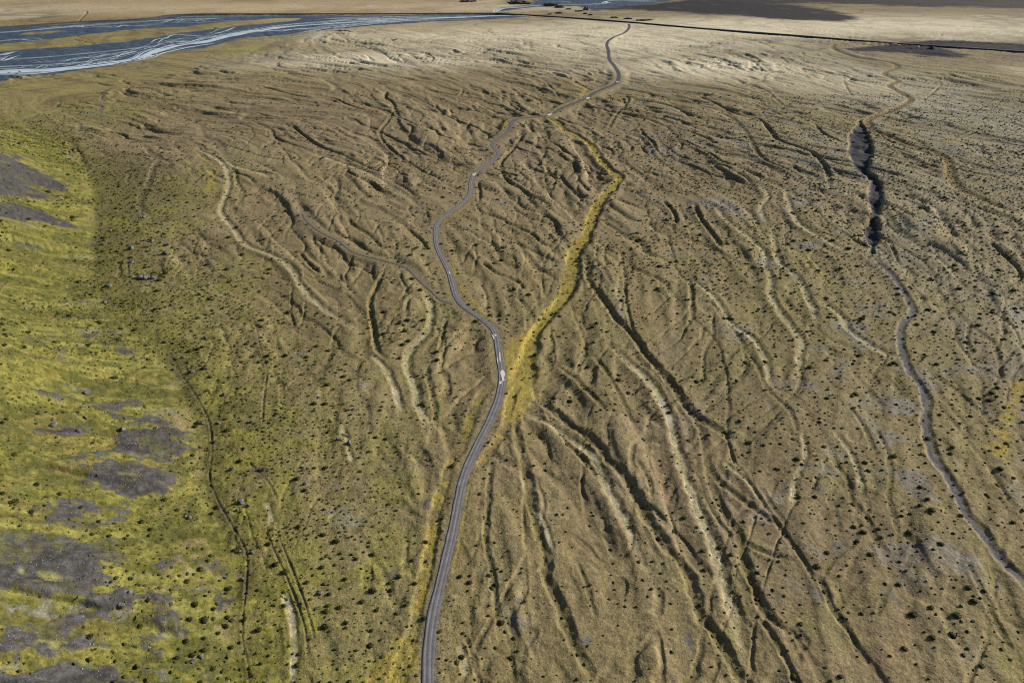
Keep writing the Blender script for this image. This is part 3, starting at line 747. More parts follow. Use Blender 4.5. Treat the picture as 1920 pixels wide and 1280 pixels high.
def ground_material():
    m, nt, b = new_mat('grass_and_gravel_ground')
    at = node(nt, 'ShaderNodeAttribute', attribute_name='ground_cover_and_cloud_light')
    tc = node(nt, 'ShaderNodeTexCoord')
    mul = None
    prev = at.outputs['Color']
    for sc_n, lo, hi in ((0.45, 0.82, 1.18), (1.3, 0.66, 1.34)):
        nz = node(nt, 'ShaderNodeTexNoise', Scale=sc_n, Detail=3.0, Roughness=0.6)
        nt.links.new(tc.outputs['Object'], nz.inputs['Vector'])
        mr = node(nt, 'ShaderNodeMapRange')
        mr.inputs[1].default_value = 0.3; mr.inputs[2].default_value = 0.7; mr.inputs[3].default_value = lo; mr.inputs[4].default_value = hi
        nt.links.new(nz.outputs[0], mr.inputs[0])
        mx = node(nt, 'ShaderNodeVectorMath', operation='SCALE')
        nt.links.new(prev, mx.inputs[0]); nt.links.new(mr.outputs[0], mx.inputs['Scale'])
        prev = mx.outputs[0]
    nt.links.new(prev, b.inputs['Base Color'])
    b.inputs['Roughness'].default_value = 0.95; b.inputs['Specular IOR Level'].default_value = 0.08
    n_a = node(nt, 'ShaderNodeTexNoise', Scale=0.55, Detail=4.0, Roughness=0.65)
    nt.links.new(tc.outputs['Object'], n_a.inputs['Vector'])
    bp = node(nt, 'ShaderNodeBump', Strength=1.0, Distance=0.5)
    nt.links.new(n_a.outputs[0], bp.inputs['Height']); nt.links.new(bp.outputs[0], b.inputs['Normal'])
    return m

def grid_mesh(name, X, Y, Z):
    R_, C_ = X.shape
    co = np.stack([X, Y, Z], -1).reshape(-1, 3).astype(np.float32)
    idx = np.arange(R_ * C_, dtype=np.int32).reshape(R_, C_)
    f = np.stack([idx[:-1, :-1], idx[:-1, 1:], idx[1:, 1:], idx[1:, :-1]], -1).reshape(-1, 4)
    return fast_mesh(name, co, f)

def fast_mesh(name, co, faces, smooth=True):
    me = bpy.data.meshes.new(name)
    n, k = faces.shape
    me.vertices.add(len(co)); me.vertices.foreach_set('co', np.ascontiguousarray(co, np.float32).ravel())
    me.loops.add(n * k); me.loops.foreach_set('vertex_index', np.ascontiguousarray(faces, np.int32).ravel())
    me.polygons.add(n)
    me.polygons.foreach_set('loop_start', np.arange(0, n * k, k, dtype=np.int32))
    me.polygons.foreach_set('use_smooth', np.full(n, smooth))
    me.update(calc_edges=True)
    return me

def link(name, me, mat=None, parent=None, kind=None, label=None, cat=None, group=None, loc=None):
    o = bpy.data.objects.new(name, me)
    scene.collection.objects.link(o)
    if mat and me is not None and not me.materials:
        me.materials.append(mat)
    if parent: o.parent = parent
    if kind: o['kind'] = kind
    if label: o['label'] = label
    if cat: o['category'] = cat
    if group: o['group'] = group
    if loc is not None: o.location = loc
    return o

M_GROUND = ground_material()
me = grid_mesh('ground', GX, GY, HEIGHT)
ca = me.color_attributes.new('ground_cover_and_cloud_light', 'FLOAT_COLOR', 'POINT')
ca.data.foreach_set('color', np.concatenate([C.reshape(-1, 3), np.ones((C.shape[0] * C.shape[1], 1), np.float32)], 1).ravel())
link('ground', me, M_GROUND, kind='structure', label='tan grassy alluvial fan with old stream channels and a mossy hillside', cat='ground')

def ground_z(x, y):
    return grid_sample(HEIGHT, x, y)

# ------------------------------------------------------------------ gravel tracks
def track_material(name, c_rut, c_mid):
    m, nt, b = new_mat(name)
    at = node(nt, 'ShaderNodeAttribute', attribute_name='across')
    tc = node(nt, 'ShaderNodeTexCoord')
    ab = node(nt, 'ShaderNodeMath', operation='ABSOLUTE'); nt.links.new(at.outputs['Fac'], ab.inputs[0])
    r_ = node(nt, 'ShaderNodeValToRGB'); e = r_.color_ramp.elements
    e[0].position = 0.0; e[0].color = (*c_mid, 1)
    e[1].position = 1.0; e[1].color = (c_mid[0] * .8, c_mid[1] * .72, c_mid[2] * .68, 1)
    for p, c in ((0.2, c_mid), (0.38, c_rut), (0.62, c_rut), (0.8, c_mid)):
        q_ = e.new(p); q_.color = (*c, 1)
    nt.links.new(ab.outputs[0], r_.inputs[0])
    at2 = node(nt, 'ShaderNodeAttribute', attribute_name='dark_gravel')
    mixd = node(nt, 'ShaderNodeMix', data_type='RGBA'); nt.links.new(at2.outputs['Fac'], mixd.inputs[0]); nt.links.new(r_.outputs[0], mixd.inputs[6])
    mixd.inputs[7].default_value = (.062, .058, .062, 1)
    prev = mixd.outputs[2]
    for s_, lo, hi in ((0.25, 0.8, 1.2), (2.5, 0.75, 1.25)):
        nz = node(nt, 'ShaderNodeTexNoise', Scale=s_, Detail=4.0); nt.links.new(tc.outputs['Object'], nz.inputs['Vector'])
        mr = node(nt, 'ShaderNodeMapRange'); mr.inputs[1].default_value = .3; mr.inputs[2].default_value = .7; mr.inputs[3].default_value = lo; mr.inputs[4].default_value = hi
        nt.links.new(nz.outputs[0], mr.inputs[0])
        mx = node(nt, 'ShaderNodeVectorMath', operation='SCALE'); nt.links.new(prev, mx.inputs[0]); nt.links.new(mr.outputs[0], mx.inputs['Scale'])
        prev = mx.outputs[0]
    nt.links.new(prev, b.inputs['Base Color'])
    b.inputs['Roughness'].default_value = 0.85; b.inputs['Specular IOR Level'].default_value = 0.2
    nb = node(nt, 'ShaderNodeTexNoise', Scale=3.0, Detail=3.0); nt.links.new(tc.outputs['Object'], nb.inputs['Vector'])
    bp = node(nt, 'ShaderNodeBump', Distance=0.08); nt.links.new(nb.outputs[0], bp.inputs['Height']); nt.links.new(bp.outputs[0], b.inputs['Normal'])
    return m

def ribbon(name, P, half, zs, profile, mat, **kw):
    """a strip along path P; half may be an array; profile: list of (across -1..1, dz)"""
    t = np.gradient(P, axis=0); t /= np.hypot(t[:, 0], t[:, 1])[:, None] + 1e-9
    n = np.stack([-t[:, 1], t[:, 0]], 1)
    half = np.broadcast_to(half, len(P))
    a = np.array([p[0] for p in profile]); dz = np.array([p[1] for p in profile])
    sgn_ = np.where(a < 0, 1, 2)
    wob = 1 + np.stack([(0.13 * noise(P[:, 0], P[:, 1], 11, 3 + q) + 0.10 * noise(P[:, 0], P[:, 1], 3.5, 5 + q)) for q in sgn_], 1) * np.clip(np.abs(a) * 1.6 - 0.6, 0, 1)[None, :]
    X = P[:, 0:1] + n[:, 0:1] * half[:, None] * a[None, :] * wob
    Y = P[:, 1:2] + n[:, 1:2] * half[:, None] * a[None, :] * wob
    Z = zs[:, None] + dz[None, :]
    me = grid_mesh(name, X, Y, Z)
    me.flip_normals()
    at = me.attributes.new('across', 'FLOAT', 'POINT')
    at.data.foreach_set('value', np.broadcast_to(a[None, :], X.shape).astype(np.float32).ravel())
    at = me.attributes.new('dark_gravel', 'FLOAT', 'POINT')
    at.data.foreach_set('value', np.broadcast_to(sstep(800, 1500, P[:, 1])[:, None], X.shape).astype(np.float32).ravel())
    return link(name, me, mat, **kw)

ROAD_PROFILE = [(-1.2, -.22), (-1, 0.03), (-.8, .08), (-.62, .02), (-.5, -.02), (-.38, .02), (-.15, .10), (0, .11), (.15, .10), (.38, .02), (.5, -.02), (.62, .02), (.8, .08), (1, 0.03), (1.2, -.22)]
M_TRACK = track_material('grey_gravel_track', (.180, .174, .184), (.140, .132, .135))
M_SIDE = track_material('brown_dirt_track', (.20, .165, .14), (.15, .12, .095))
seg = np.hypot(*np.diff(track_path, axis=0).T); TS = np.concatenate([[0], np.cumsum(seg)])
tz = HEIGHT_SMOOTH_T(track_path, TS) + 0.06
far_w = 1 + 0.9 * sstep(700, 1800, track_path[:, 1])
ribbon('gravel_track', track_path, ROAD_W * far_w, tz, ROAD_PROFILE, M_TRACK, kind='structure', label='winding grey gravel track with two wheel ruts', cat='track')
seg = np.hypot(*np.diff(side_path, axis=0).T); SS = np.concatenate([[0], np.cumsum(seg)])
ribbon('side_track', side_path, 1.15, HEIGHT_SMOOTH_T(side_path, SS) + 0.05, ROAD_PROFILE, M_SIDE, kind='structure', label='narrow brown dirt track branching off the gravel track', cat='track')

# ------------------------------------------------------------------ highway on its embankment
hp = parse(HIGHWAY); hw_path = smooth_path(np.stack(flat_ground(hp[:, 0], hp[:, 1]), 1), 20.0)
M_BANK = simple_mat('dark_embankment_stone', (.030, .030, .030), (.060, .058, .052), 0.15)
M_ASPHALT = simple_mat('worn_asphalt', (.045, .047, .052), (.065, .066, .070), 0.3)
M_PAINT = simple_mat('road_paint', (.70, .70, .68), (.80, .80, .78), 1.0)
bank = ribbon('highway_embankment', hw_path, 11.0, np.full(len(hw_path), 0.0), [(-1.2, -2.5), (-0.4, 4.0), (0.4, 4.0), (1.2, -2.5)], M_BANK, kind='structure')
ribbon('highway', hw_path, 3.5, np.full(len(hw_path), 4.03), [(-1, 0), (0, .06), (1, 0)], M_ASPHALT, kind='structure', label='dark asphalt highway on a low embankment', cat='road')
for off in (-3.2, 3.2):
    t = np.gradient(hw_path, axis=0); t /= np.hypot(t[:, 0], t[:, 1])[:, None]
    ribbon('edge_line', hw_path + np.stack([-t[:, 1], t[:, 0]], 1) * off, 0.08, np.full(len(hw_path), 4.06), [(-1, 0), (1, 0)], M_PAINT, kind='structure')

# ------------------------------------------------------------------ river water
def water_material(name, base, rough):
    m, nt, b = new_mat(name)
    b.inputs['Base Color'].default_value = (*base, 1); b.inputs['Roughness'].default_value = rough
    b.inputs['IOR'].default_value = 1.33; b.inputs['Specular IOR Level'].default_value = 0.5
    tc = node(nt, 'ShaderNodeTexCoord'); nz = node(nt, 'ShaderNodeTexNoise', Scale=0.35, Detail=3.0)
    nt.links.new(tc.outputs['Object'], nz.inputs['Vector'])
    bp = node(nt, 'ShaderNodeBump', Distance=0.03); nt.links.new(nz.outputs[0], bp.inputs['Height']); nt.links.new(bp.outputs[0], b.inputs['Normal'])
    return m
M_WATER = water_material('silty_glacial_water', (.60, .67, .74), 0.2)
STREAMS = [('-200,146 0,135 60,133 100,131 180,122 250,112 275,104 300,94 340,83 380,79 430,67 520,52 620,44 720,38 850,33 945,29 1000,31', 5.0),
           ('-150,142 0,138 60,137 120,130 200,121 260,111 290,102 340,90 400,80', 2.0), ('430,67 470,60 560,54 640,50 740,40', 1.6), ('440,50 420,58 400,64', 1.0), ('560,62 620,52 660,46 760,37', 1.2),
           ('340,82 380,72 450,62 540,46 640,38 760,33', 1.4), ('600,40 680,34 760,31 860,30 930,29', 1.2), ('-100,70 60,56 160,48 300,38 420,33', 1.6), ('250,40 340,36 420,34', 1.0), ('-100,128 60,122 160,116', 1.0),
           ('-100,112 60,108 200,96 300,84', 0.8), ('690,45 760,38 820,35', 1.0), ('925,24 935,20 945,16 970,14 1000,11 1030,9', 2.4), ('945,27 930,24', 2.0), ('960,31 985,33 1005,32', 2.2),
           ('1030,9 1060,8 1100,8 1130,6 1145,4', 2.2), ('1130,6 1140,2 1160,1 1230,1', 2.0), ('1028,3 1060,3 1072,5', 1.2), ('1170,4 1200,3 1240,2', 1.0), ('540,3 600,5 660,7', 1.2), ('690,10 697,14', 1.4), ('537,72 560,68 590,64 612,57', 0.9)]
LOW = parse('-200,170 0,150 101,136 168,126 242,115 285,102 322,92 380,88 447,70 537,62 621,52 700,46 800,40 900,36 950,33')
UPP = parse('-200,67 0,54 140,46 250,37 340,30 560,29 700,29 840,28 900,28 950,28')
r_b = np.random.default_rng(9)
for k in range(60):
    u0 = r_b.uniform(-150, 780); Lu = r_b.uniform(60, 260); t0 = r_b.random() ** 0.8; uu = np.arange(u0, min(u0 + Lu, 940), 14.0)
    if len(uu) < 4:
        continue
    tt = np.clip(t0 + 0.10 * np.cumsum(r_b.normal(0, 0.25, len(uu))), 0.02, 0.98)
    vv = np.interp(uu, LOW[:, 0], LOW[:, 1]) * (1 - tt) + np.interp(uu, UPP[:, 0], UPP[:, 1]) * tt
    gx, gy = flat_ground(uu, vv)
    if grid_sample(LAYER['bed'], gx, gy).min() < 0.6:
        continue
    STREAMS.append((' '.join('%.1f,%.2f' % q for q in zip(uu, vv)), r_b.uniform(0.4, 1.3)))
co_all = []; f_all = []; base_i = 0
r_s = np.random.default_rng(5)
for s, wpx in STREAMS:
    p = parse(s); P = smooth_path(np.stack(flat_ground(p[:, 0], p[:, 1]), 1), 18.0)
    for br in range(3):
        Q = P.copy()
        off = 0 if br == 0 else r_s.uniform(-1, 1) * 26
        t = np.gradient(Q, axis=0); t /= np.hypot(t[:, 0], t[:, 1])[:, None] + 1e-9
        nn = np.stack([-t[:, 1], t[:, 0]], 1)
        arc = np.arange(len(Q))
        wig = noise(arc * 18.0, np.full(len(Q), 500.0 * br + 31 * base_i % 977), 150, 2 + br)
        Q = Q + nn * (off + (8 if br == 0 else 22) * wig)[:, None]
        w = (wpx * 2.6 if br == 0 else wpx * 1.1) * (0.7 + 0.6 * np.abs(noise(arc * 18.0, np.full(len(Q), 77.0 + br), 90, 4)))
        w = w * sstep(0, 3, arc) * sstep(0, 3, len(Q) - 1 - arc) + 0.2
        zz = np.maximum(ground_z(Q[:, 0], Q[:, 1]), -1.6) * 0 - 1.35 + 0.02 * br
        zz = np.maximum(zz, ground_z(Q[:, 0], Q[:, 1]) + 0.12)
        A = np.concatenate([Q + nn * w[:, None], zz[:, None]], 1); B = np.concatenate([Q - nn * w[:, None], zz[:, None]], 1)
        n = len(Q)
        co_all.append(np.stack([A, B], 1).reshape(-1, 3))
        i = np.arange(n - 1) * 2 + base_i
        f_all.append(np.stack([i, i + 1, i + 3, i + 2], 1)); base_i += 2 * n
link('river', fast_mesh('river', np.concatenate(co_all), np.concatenate(f_all)), M_WATER, kind='structure', label='braided pale glacial river streams over grey gravel', cat='river')

# ------------------------------------------------------------------ puddles on the track
M_PUDDLE = water_material('silt_and_sky_puddle_water', (.62, .58, .56), 0.12)  # silt tone with bright sky reflection painted into the base colour
M_BLUE = None
PUDDLES = [  # outline in survey coordinates, label
 ('938,698 942,694 946,698 947,704 945,708 946,714 942,715 941,709 939,704', 'large forked pale puddle on the gravel track beside the yellow moss flat'),
 ('936,717 940,715 941,718 938,721 936,720', 'small round pale puddle next to the large forked puddle'),
 ('936,661 938,662 938,670 939,677 937,677 936,668', 'thin pale puddle lying in a wheel rut uphill of the forked puddle'),
 ('931.5,671 933,672 934,679 932.5,679', 'short pale puddle in the wheel rut opposite the thin puddle'),
 ('927,626 929.5,627 931,630 928,630', 'pale puddle at the outer bend of the track above the yellow flat'),
 ('922.5,628 924.5,628 927,635 925.5,636', 'narrow pale puddle in the inner wheel rut at the bend'),
 ('885,327 890,324 893,325 888,330', 'white puddle at the bend where the dry gully meets the track'),
 ('841,509 843,510 844.5,514 842.5,514', 'tiny white puddle on the straight above the dirt track junction'),
 ('1025,216.5 1032,213.5 1036,213.8 1030,217.5', 'long white ford puddle where the yellow channel crosses the track'),
 ('1098,184.5 1103,182 1106,183 1101,186', 'white puddle on the far straight below the brown moss fork'),
 ('1155,153 1158,151.5 1160,153 1157,155', 'white puddle at the far sharp bend of the track'),
]
for s, lab in PUDDLES:
    p = parse(s)
    P = land(p[:, 0], p[:, 1])
    ctr = P.mean(0)
    Q = smooth_path(np.concatenate([P, P[:1]]), 0.6)[:-1]
    d2 = ((track_path[:, None, :] - Q[None, :, :]) ** 2).sum(-1).min(1)
    z = tz[d2.argmin()] + 0.125
    bm = bmesh.new()
    vs_ = [bm.verts.new((a - ctr[0], b - ctr[1], 0)) for a, b in Q]
    fc = bm.faces.new(vs_)
    if fc.normal.z < 0 or fc.calc_area() and (fc.normal_update() or fc.normal.z < 0):
        fc.normal_flip()
    bmesh.ops.triangulate(bm, faces=bm.faces[:])
    me = bpy.data.meshes.new('puddle'); bm.to_mesh(me); bm.free()
    link('puddle', me, M_PUDDLE, label=lab, cat='puddle', group='puddles on the gravel track', loc=(ctr[0], ctr[1], z))

# ------------------------------------------------------------------ rocks
def ico(sub):
    bm = bmesh.new(); bmesh.ops.create_icosphere(bm, subdivisions=sub, radius=1.0)
    v = np.array([list(q.co) for q in bm.verts]); f = np.array([[q.index for q in p.verts] for p in bm.faces]); bm.free()
    return v, f
ICO1 = ico(1); ICO2 = ico(2); ICO3 = ico(3)

def rock_shape(seed, sub=2, flat=0.75, sharp=0.3):
    r = np.random.default_rng(seed)
    v, f = ICO2 if sub == 2 else ICO3
    v = v.copy()
    for k in range(9):
        d = r.normal(size=3); d /= np.linalg.norm(d)
        c = r.uniform(0.45, 0.85)
        q = v @ d
        v -= np.where(q > c, (q - c) * 0.85, 0)[:, None] * d
    v *= 1 + sharp * 0.25 * r.normal(size=(len(v), 1))
    v[:, 0] *= r.uniform(0.85, 1.25); v[:, 1] *= r.uniform(0.75, 1.1); v[:, 2] *= flat
    v[:, 2] += flat * 0.35
    return v, f

M_ROCK = simple_mat('pale_grey_boulder', (.045, .044, .043), (.18, .175, .17), 0.9, bump=0.15, bscale=2.0)
M_DROCK = simple_mat('dark_basalt_rock', (.035, .035, .035), (.13, .125, .12), 0.35, bump=0.3, bscale=0.8)
ROCK_MESH = []
for k in range(7):
    v, f = rock_shape(40 + k, 2, [0.8, 0.65, 0.95, 0.7, 0.85, 0.75, 0.6][k])
    me = fast_mesh('boulder', v, f, smooth=False); me.materials.append(M_ROCK); ROCK_MESH.append(me)
# u, v, size px, label or None
BOULDERS = [
 (452, 943, 15, 'tall pale grey boulder with a long shadow beside the dark rill'), (229, 1141, 14, 'sharp pale boulder standing on bare grey scree'), (246, 1116, 9, 'small boulder at the edge of the grey scree beside a sharper one'),
 (250, 1087, 8, 'lone small boulder in yellow moss above the grey scree'), (163, 735, 14, 'bright pale boulder resting on a dark scree streak of the slope'), (148, 806, 14, 'broad grey boulder half sunk in the mossy slope'),
 (98, 791, 15, 'dark boulder with deep shadow on the mossy slope'), (228, 805, 12, 'flat grey boulder at the top of the scree lobe'), (293, 802, 8, None), (160, 781, 8, None),
 (355, 970, 11, 'pair boulder in bright yellow moss, the larger one'), (347, 967, 8, 'pair boulder in bright yellow moss, the smaller one'), (450, 1034, 10, 'boulder touching the dark rill'), (473, 1036, 9, 'boulder just across the dark rill from another boulder'),
 (455, 1085, 8, None), (600, 1112, 12, 'lone grey boulder on the shrubby plain between wheel tracks and gravel track'), (572, 910, 10, None), (570, 882, 9, None), (435, 880, 13, 'wide pale boulder with a smaller stone at its side'),
 (487, 881, 10, None), (362, 1240, 12, 'boulder in the dark hollow among mossy shrubs'), (378, 1232, 10, None), (635, 824, 12, 'dark boulder of a close pair on the shrubby plain'), (655, 830, 14, 'pale boulder of a close pair on the shrubby plain'),
 (262, 521, 15, 'left block of a long broken dark rock at the hillside foot'), (274, 522, 15, 'middle block of a long broken dark rock at the hillside foot'), (287, 522, 12, 'end block of a long broken dark rock at the hillside foot'),
 (205, 537, 13, None), (245, 468, 12, None), (247, 492, 13, None), (310, 477, 12, None), (302, 456, 8, None), (285, 453, 9, None), (273, 452, 8, None), (375, 553, 10, None), (385, 632, 9, None), (505, 637, 9, None), (343, 671, 9, None),
 (362, 700, 11, None), (326, 694, 9, None), (420, 740, 10, None), (380, 792, 11, None), (410, 793, 10, None), (30, 1055, 8, None), (48, 578, 8, None), (196, 568, 8, None), (270, 408, 8, None), (295, 420, 8, None), (305, 421, 8, None),
 (240, 434, 8, None), (207, 434, 9, None), (466, 950, 7, None), (445, 957, 7, None), (430, 961, 6, None), (300, 436, 7, None), (235, 785, 7, None), (565, 700, 7, None), (590, 770, 7, None), (530, 860, 7, None), (625, 960, 7, None)]
for k, (u, v, s, lab) in enumerate(BOULDERS):
    x, y = land(u, v)[0]
    r = 0.5 * s / px_per_m(v)
    d = toe_distance(np.array([x]), np.array([y]))[0][0]
    if lab is None:
        lab, grp = (('grey boulder scattered on the yellow green mossy slope', 'boulders on the mossy slope') if d > 3 else
                    ('grey boulder among dark shrubs along the hillside foot', 'boulders along the hillside foot') if d > -75 else ('grey boulder lying out on the shrubby tan plain', 'boulders on the plain'))
    else:
        grp = None
    o = link('boulder', ROCK_MESH[k % 7], label=lab, cat='boulder', group=grp, loc=(x, y, float(ground_z(x, y)) - 0.05 * r))
    o.rotation_euler = (0, 0, k * 2.4); q_ = r * (1 + 0.1 * math.sin(k)); o.scale = (q_, q_, q_ * 1.0)

# lava outcrops by the far river: u, v, width px, height m
OUTCROPS = [(880, 4, 44, 10, 'long low lava knoll in pale grass beyond the far side road'), (975, 8, 40, 16, 'grass topped lava bluff at the mouth of the far stream'), (1033, 12, 22, 12, 'rounded lava knoll on the far river bank'),
            (1052, 15, 18, 10, 'lava knoll between the rounded knoll and the tall one'), (1098, 20, 15, 13, 'tall lava knob at the water edge'), (1085, 22, 12, 6, 'low lava rock beside the tall knob'), (1048, 26, 12, 6, 'small lava rock near the highway'),
            (1030, 28, 8, 5, 'tiny lava rock near the highway'), (1097, 27, 10, 5, 'small lava rock below the tall knob'), (1150, 34, 19, 6, 'low lava ridge close behind the highway junction'), (1178, 36, 22, 6, 'lava ridge directly behind the highway junction'),
            (1205, 39, 32, 6, 'longest lava ridge beside the highway'), (1108, 29, 10, 4, 'thin lava ledge running toward the ridge'), (1065, 18, 12, 5, 'low lava rock among the knolls'), (740, 75, 9, 2.5, 'dark turf hummock alone on the pale far fan'),
            (640, 58, 26, 2.5, 'dark cut bank at the river edge'), (656, 58.5, 10, 2.0, 'small dark cut bank beside the longer one'), (36, 272, 7, 3.0, 'black rock on the upper mossy slope')]
for k, (u, v, wpx, h, lab) in enumerate(OUTCROPS):
    x, y = land(u, v)[0]
    sc_ = px_per_m(v)
    v_, f_ = rock_shape(90 + k, 3, 1.0, 0.35)
    r = np.random.default_rng(k)
    rr = 1 + 0.35 * noise(v_[:, 0] * 10 + 50 * k, v_[:, 1] * 10, 3.0, k) + 0.2 * noise(v_[:, 0] * 10, v_[:, 2] * 10 + 9 * k, 1.7, k + 2)
    v_ = v_ * rr[:, None] * np.array([wpx / sc_ * 0.5, wpx / sc_ * 0.28, h * 0.9])
    v_[:, 2] = np.maximum(v_[:, 2] - h * 0.15, -2)
    me = fast_mesh('rock_outcrop', v_, f_, smooth=False)
    link('rock_outcrop', me, M_DROCK, label=lab, cat='rock', loc=(x, y, float(ground_z(x, y))))

# gravel heaps and vehicles at the pit by the highway
M_HEAP = simple_mat('black_gravel_heap', (.022, .022, .026), (.04, .04, .045), 0.3, bump=0.2, bscale=1.0)
for k, (u, v, wpx, h, lab) in enumerate([(1748, 93, 24, 9, 'tall pointed black gravel heap in the pit by the highway'), (1671, 84, 14, 4, 'low black gravel heap behind the white truck'), (1700, 98, 22, 4, 'long black gravel bank at the pit edge'),
                                         (1710, 92, 6, 3, 'small black gravel heap in the middle of the pit'), (1640, 94, 22, 3, 'flat black gravel spoil at the far end of the pit')]):
    x, y = flat_ground(u, v)
    sc_ = px_per_m(v)
    a = np.linspace(0, 2 * math.pi, 20, endpoint=False); rad = np.linspace(1, 0, 8)
    R_, A_ = np.meshgrid(rad, a, indexing='ij')
    rr = R_ * (1 + 0.15 * noise(np.cos(A_) * 10 + 40 * k, np.sin(A_) * 10, 4, k))
    X = rr * np.cos(A_) * wpx / sc_ / 2; Y = rr * np.sin(A_) * wpx / sc_ * 0.4; Z = h * (1 - R_) ** 0.9 * (1 + 0.1 * noise(X, Y, 5, 3)) - 0.3
    co = np.stack([X, Y, Z], -1).reshape(-1, 3); n = 20
    i = np.arange(7)[:, None] * n; j = np.arange(n)[None, :]
    f = np.stack([i + j, i + (j + 1) % n, i + n + (j + 1) % n, i + n + j], -1).reshape(-1, 4)
    link('gravel_heap', fast_mesh('gravel_heap', co, f), M_HEAP, label=lab, cat='gravel heap', loc=(float(x), float(y), float(ground_z(x, y))))

M_WHITE = simple_mat('white_vehicle_paint', (.74, .75, .76), (.80, .80, .80), 0.5, rough=0.35, spec=0.5)
M_GLASS = simple_mat('dark_window_glass', (.02, .025, .03), (.03, .035, .04), 1.0, rough=0.08, spec=0.6)
M_TYRE = simple_mat('black_tyre_rubber', (.015, .015, .015), (.03, .03, .03), 3.0)

def box_bm(bm, x0, x1, y0, y1, z0, z1, taper=0.0):
    vs_ = [bm.verts.new((x * (1 - taper * (z == z1)), y * (1 - taper * (z == z1)), z)) for z in (z0, z1) for (x, y) in ((x0, y0), (x1, y0), (x1, y1), (x0, y1))]
    for q in ((0, 3, 2, 1), (4, 5, 6, 7), (0, 1, 5, 4), (1, 2, 6, 5), (2, 3, 7, 6), (3, 0, 4, 7)):
        bm.faces.new([vs_[i] for i in q])

def mesh_from(name, fn, bevel=0.0):
    bm = bmesh.new(); fn(bm)
    if bevel:
        bmesh.ops.bevel(bm, geom=bm.edges[:], offset=bevel, segments=2, affect='EDGES')
    me = bpy.data.meshes.new(name); bm.to_mesh(me); bm.free()
    return me

def wheel_bm(bm, x, y, r, w):
    res = bmesh.ops.create_cone(bm, cap_ends=True, segments=16, radius1=r, radius2=r, depth=w)
    for q in res['verts']:
        c = q.co.copy(); q.co = (x + c.x, y + c.z, r + c.y)

def vehicle(u, v, heading, kind, lab, cat, zoff=0.0):
    x, y = flat_ground(u, v)
    root = link(kind, None, label=lab, cat=cat, loc=(float(x), float(y), float(ground_z(x, y)) + zoff)); root.rotation_euler.z = heading
    if kind == 'parked_car':
        link('body', mesh_from('body', lambda bm: box_bm(bm, -2.2, 2.2, -.92, .92, .35, 1.0), .12), M_WHITE, root)
        link('cabin', mesh_from('cabin', lambda bm: box_bm(bm, -1.9, 1.0, -.85, .85, .98, 1.75, .12), .08), M_WHITE, root)
        link('window', mesh_from('window', lambda bm: box_bm(bm, -1.75, .93, -.87, .87, 1.1, 1.55, .06)), M_GLASS, root)
        ws = ((-1.35, -.85), (-1.35, .85), (1.35, -.85), (1.35, .85)); wr = .36
    else:
        link('cab', mesh_from('cab', lambda bm: box_bm(bm, 2.6, 4.6, -1.2, 1.2, .6, 3.0, .04), .1), M_WHITE, root)
        link('window', mesh_from('window', lambda bm: box_bm(bm, 2.9, 4.66, -1.18, 1.18, 1.9, 2.7)), M_GLASS, root)
        link('cargo_box', mesh_from('cargo_box', lambda bm: box_bm(bm, -4.4, 2.4, -1.25, 1.25, 1.0, 3.6), .06), M_WHITE, root)
        link('chassis', mesh_from('chassis', lambda bm: box_bm(bm, -4.3, 4.3, -.5, .5, .6, .98)), M_TYRE, root)
        ws = ((-3.2, -1.1), (-3.2, 1.1), (-2.1, -1.1), (-2.1, 1.1), (3.5, -1.1), (3.5, 1.1)); wr = .5
    for (a, b) in ws:
        link('wheel', mesh_from('wheel', lambda bm: wheel_bm(bm, a, b, wr, .28)), M_TYRE, root)
vehicle(1679, 84.5, 0.3, 'parked_truck', 'white box truck parked beside the low black heap', 'truck')
vehicle(1722, 89, 1.0, 'parked_truck', 'white box truck parked near the tall black heap', 'truck')
vehicle(1186, 47.5, 1.2, 'parked_car', 'white car on the gravel track at the highway junction', 'car')

# bridge where the highway crosses the stream
bx, by = flat_ground(933, 27.2)
M_CONC = simple_mat('weathered_concrete', (.30, .30, .29), (.42, .42, .40), 0.3)
ang = 0.0
root = link('bridge', None, label='small concrete bridge carrying the highway over the far stream', cat='bridge', loc=(float(bx), float(by), 0))
root.rotation_euler.z = ang
link('deck', mesh_from('deck', lambda bm: box_bm(bm, -45, 45, -5.6, 5.6, 4.12, 4.7), .05), M_CONC, root)
for s_ in (-1, 1):
    link('railing', mesh_from('railing', lambda bm: box_bm(bm, -45, 45, s_ * 5.4 - .12, s_ * 5.4 + .12, 4.702, 5.6)), M_CONC, root)
for k in range(4):
    link('pier', mesh_from('pier', lambda bm: box_bm(bm, -36 + 24 * k - .8, -36 + 24 * k + .8, -3.5, 3.5, -3, 4.118)), M_CONC, root)

# ------------------------------------------------------------------ shrubs
M_SHRUB = simple_mat('dark_heath_shrub', (.014, .016, .006), (.046, .048, .014), 3.0)
M_SHRUB2 = simple_mat('olive_heath_shrub', (.030, .034, .008), (.085, .080, .018), 3.0)

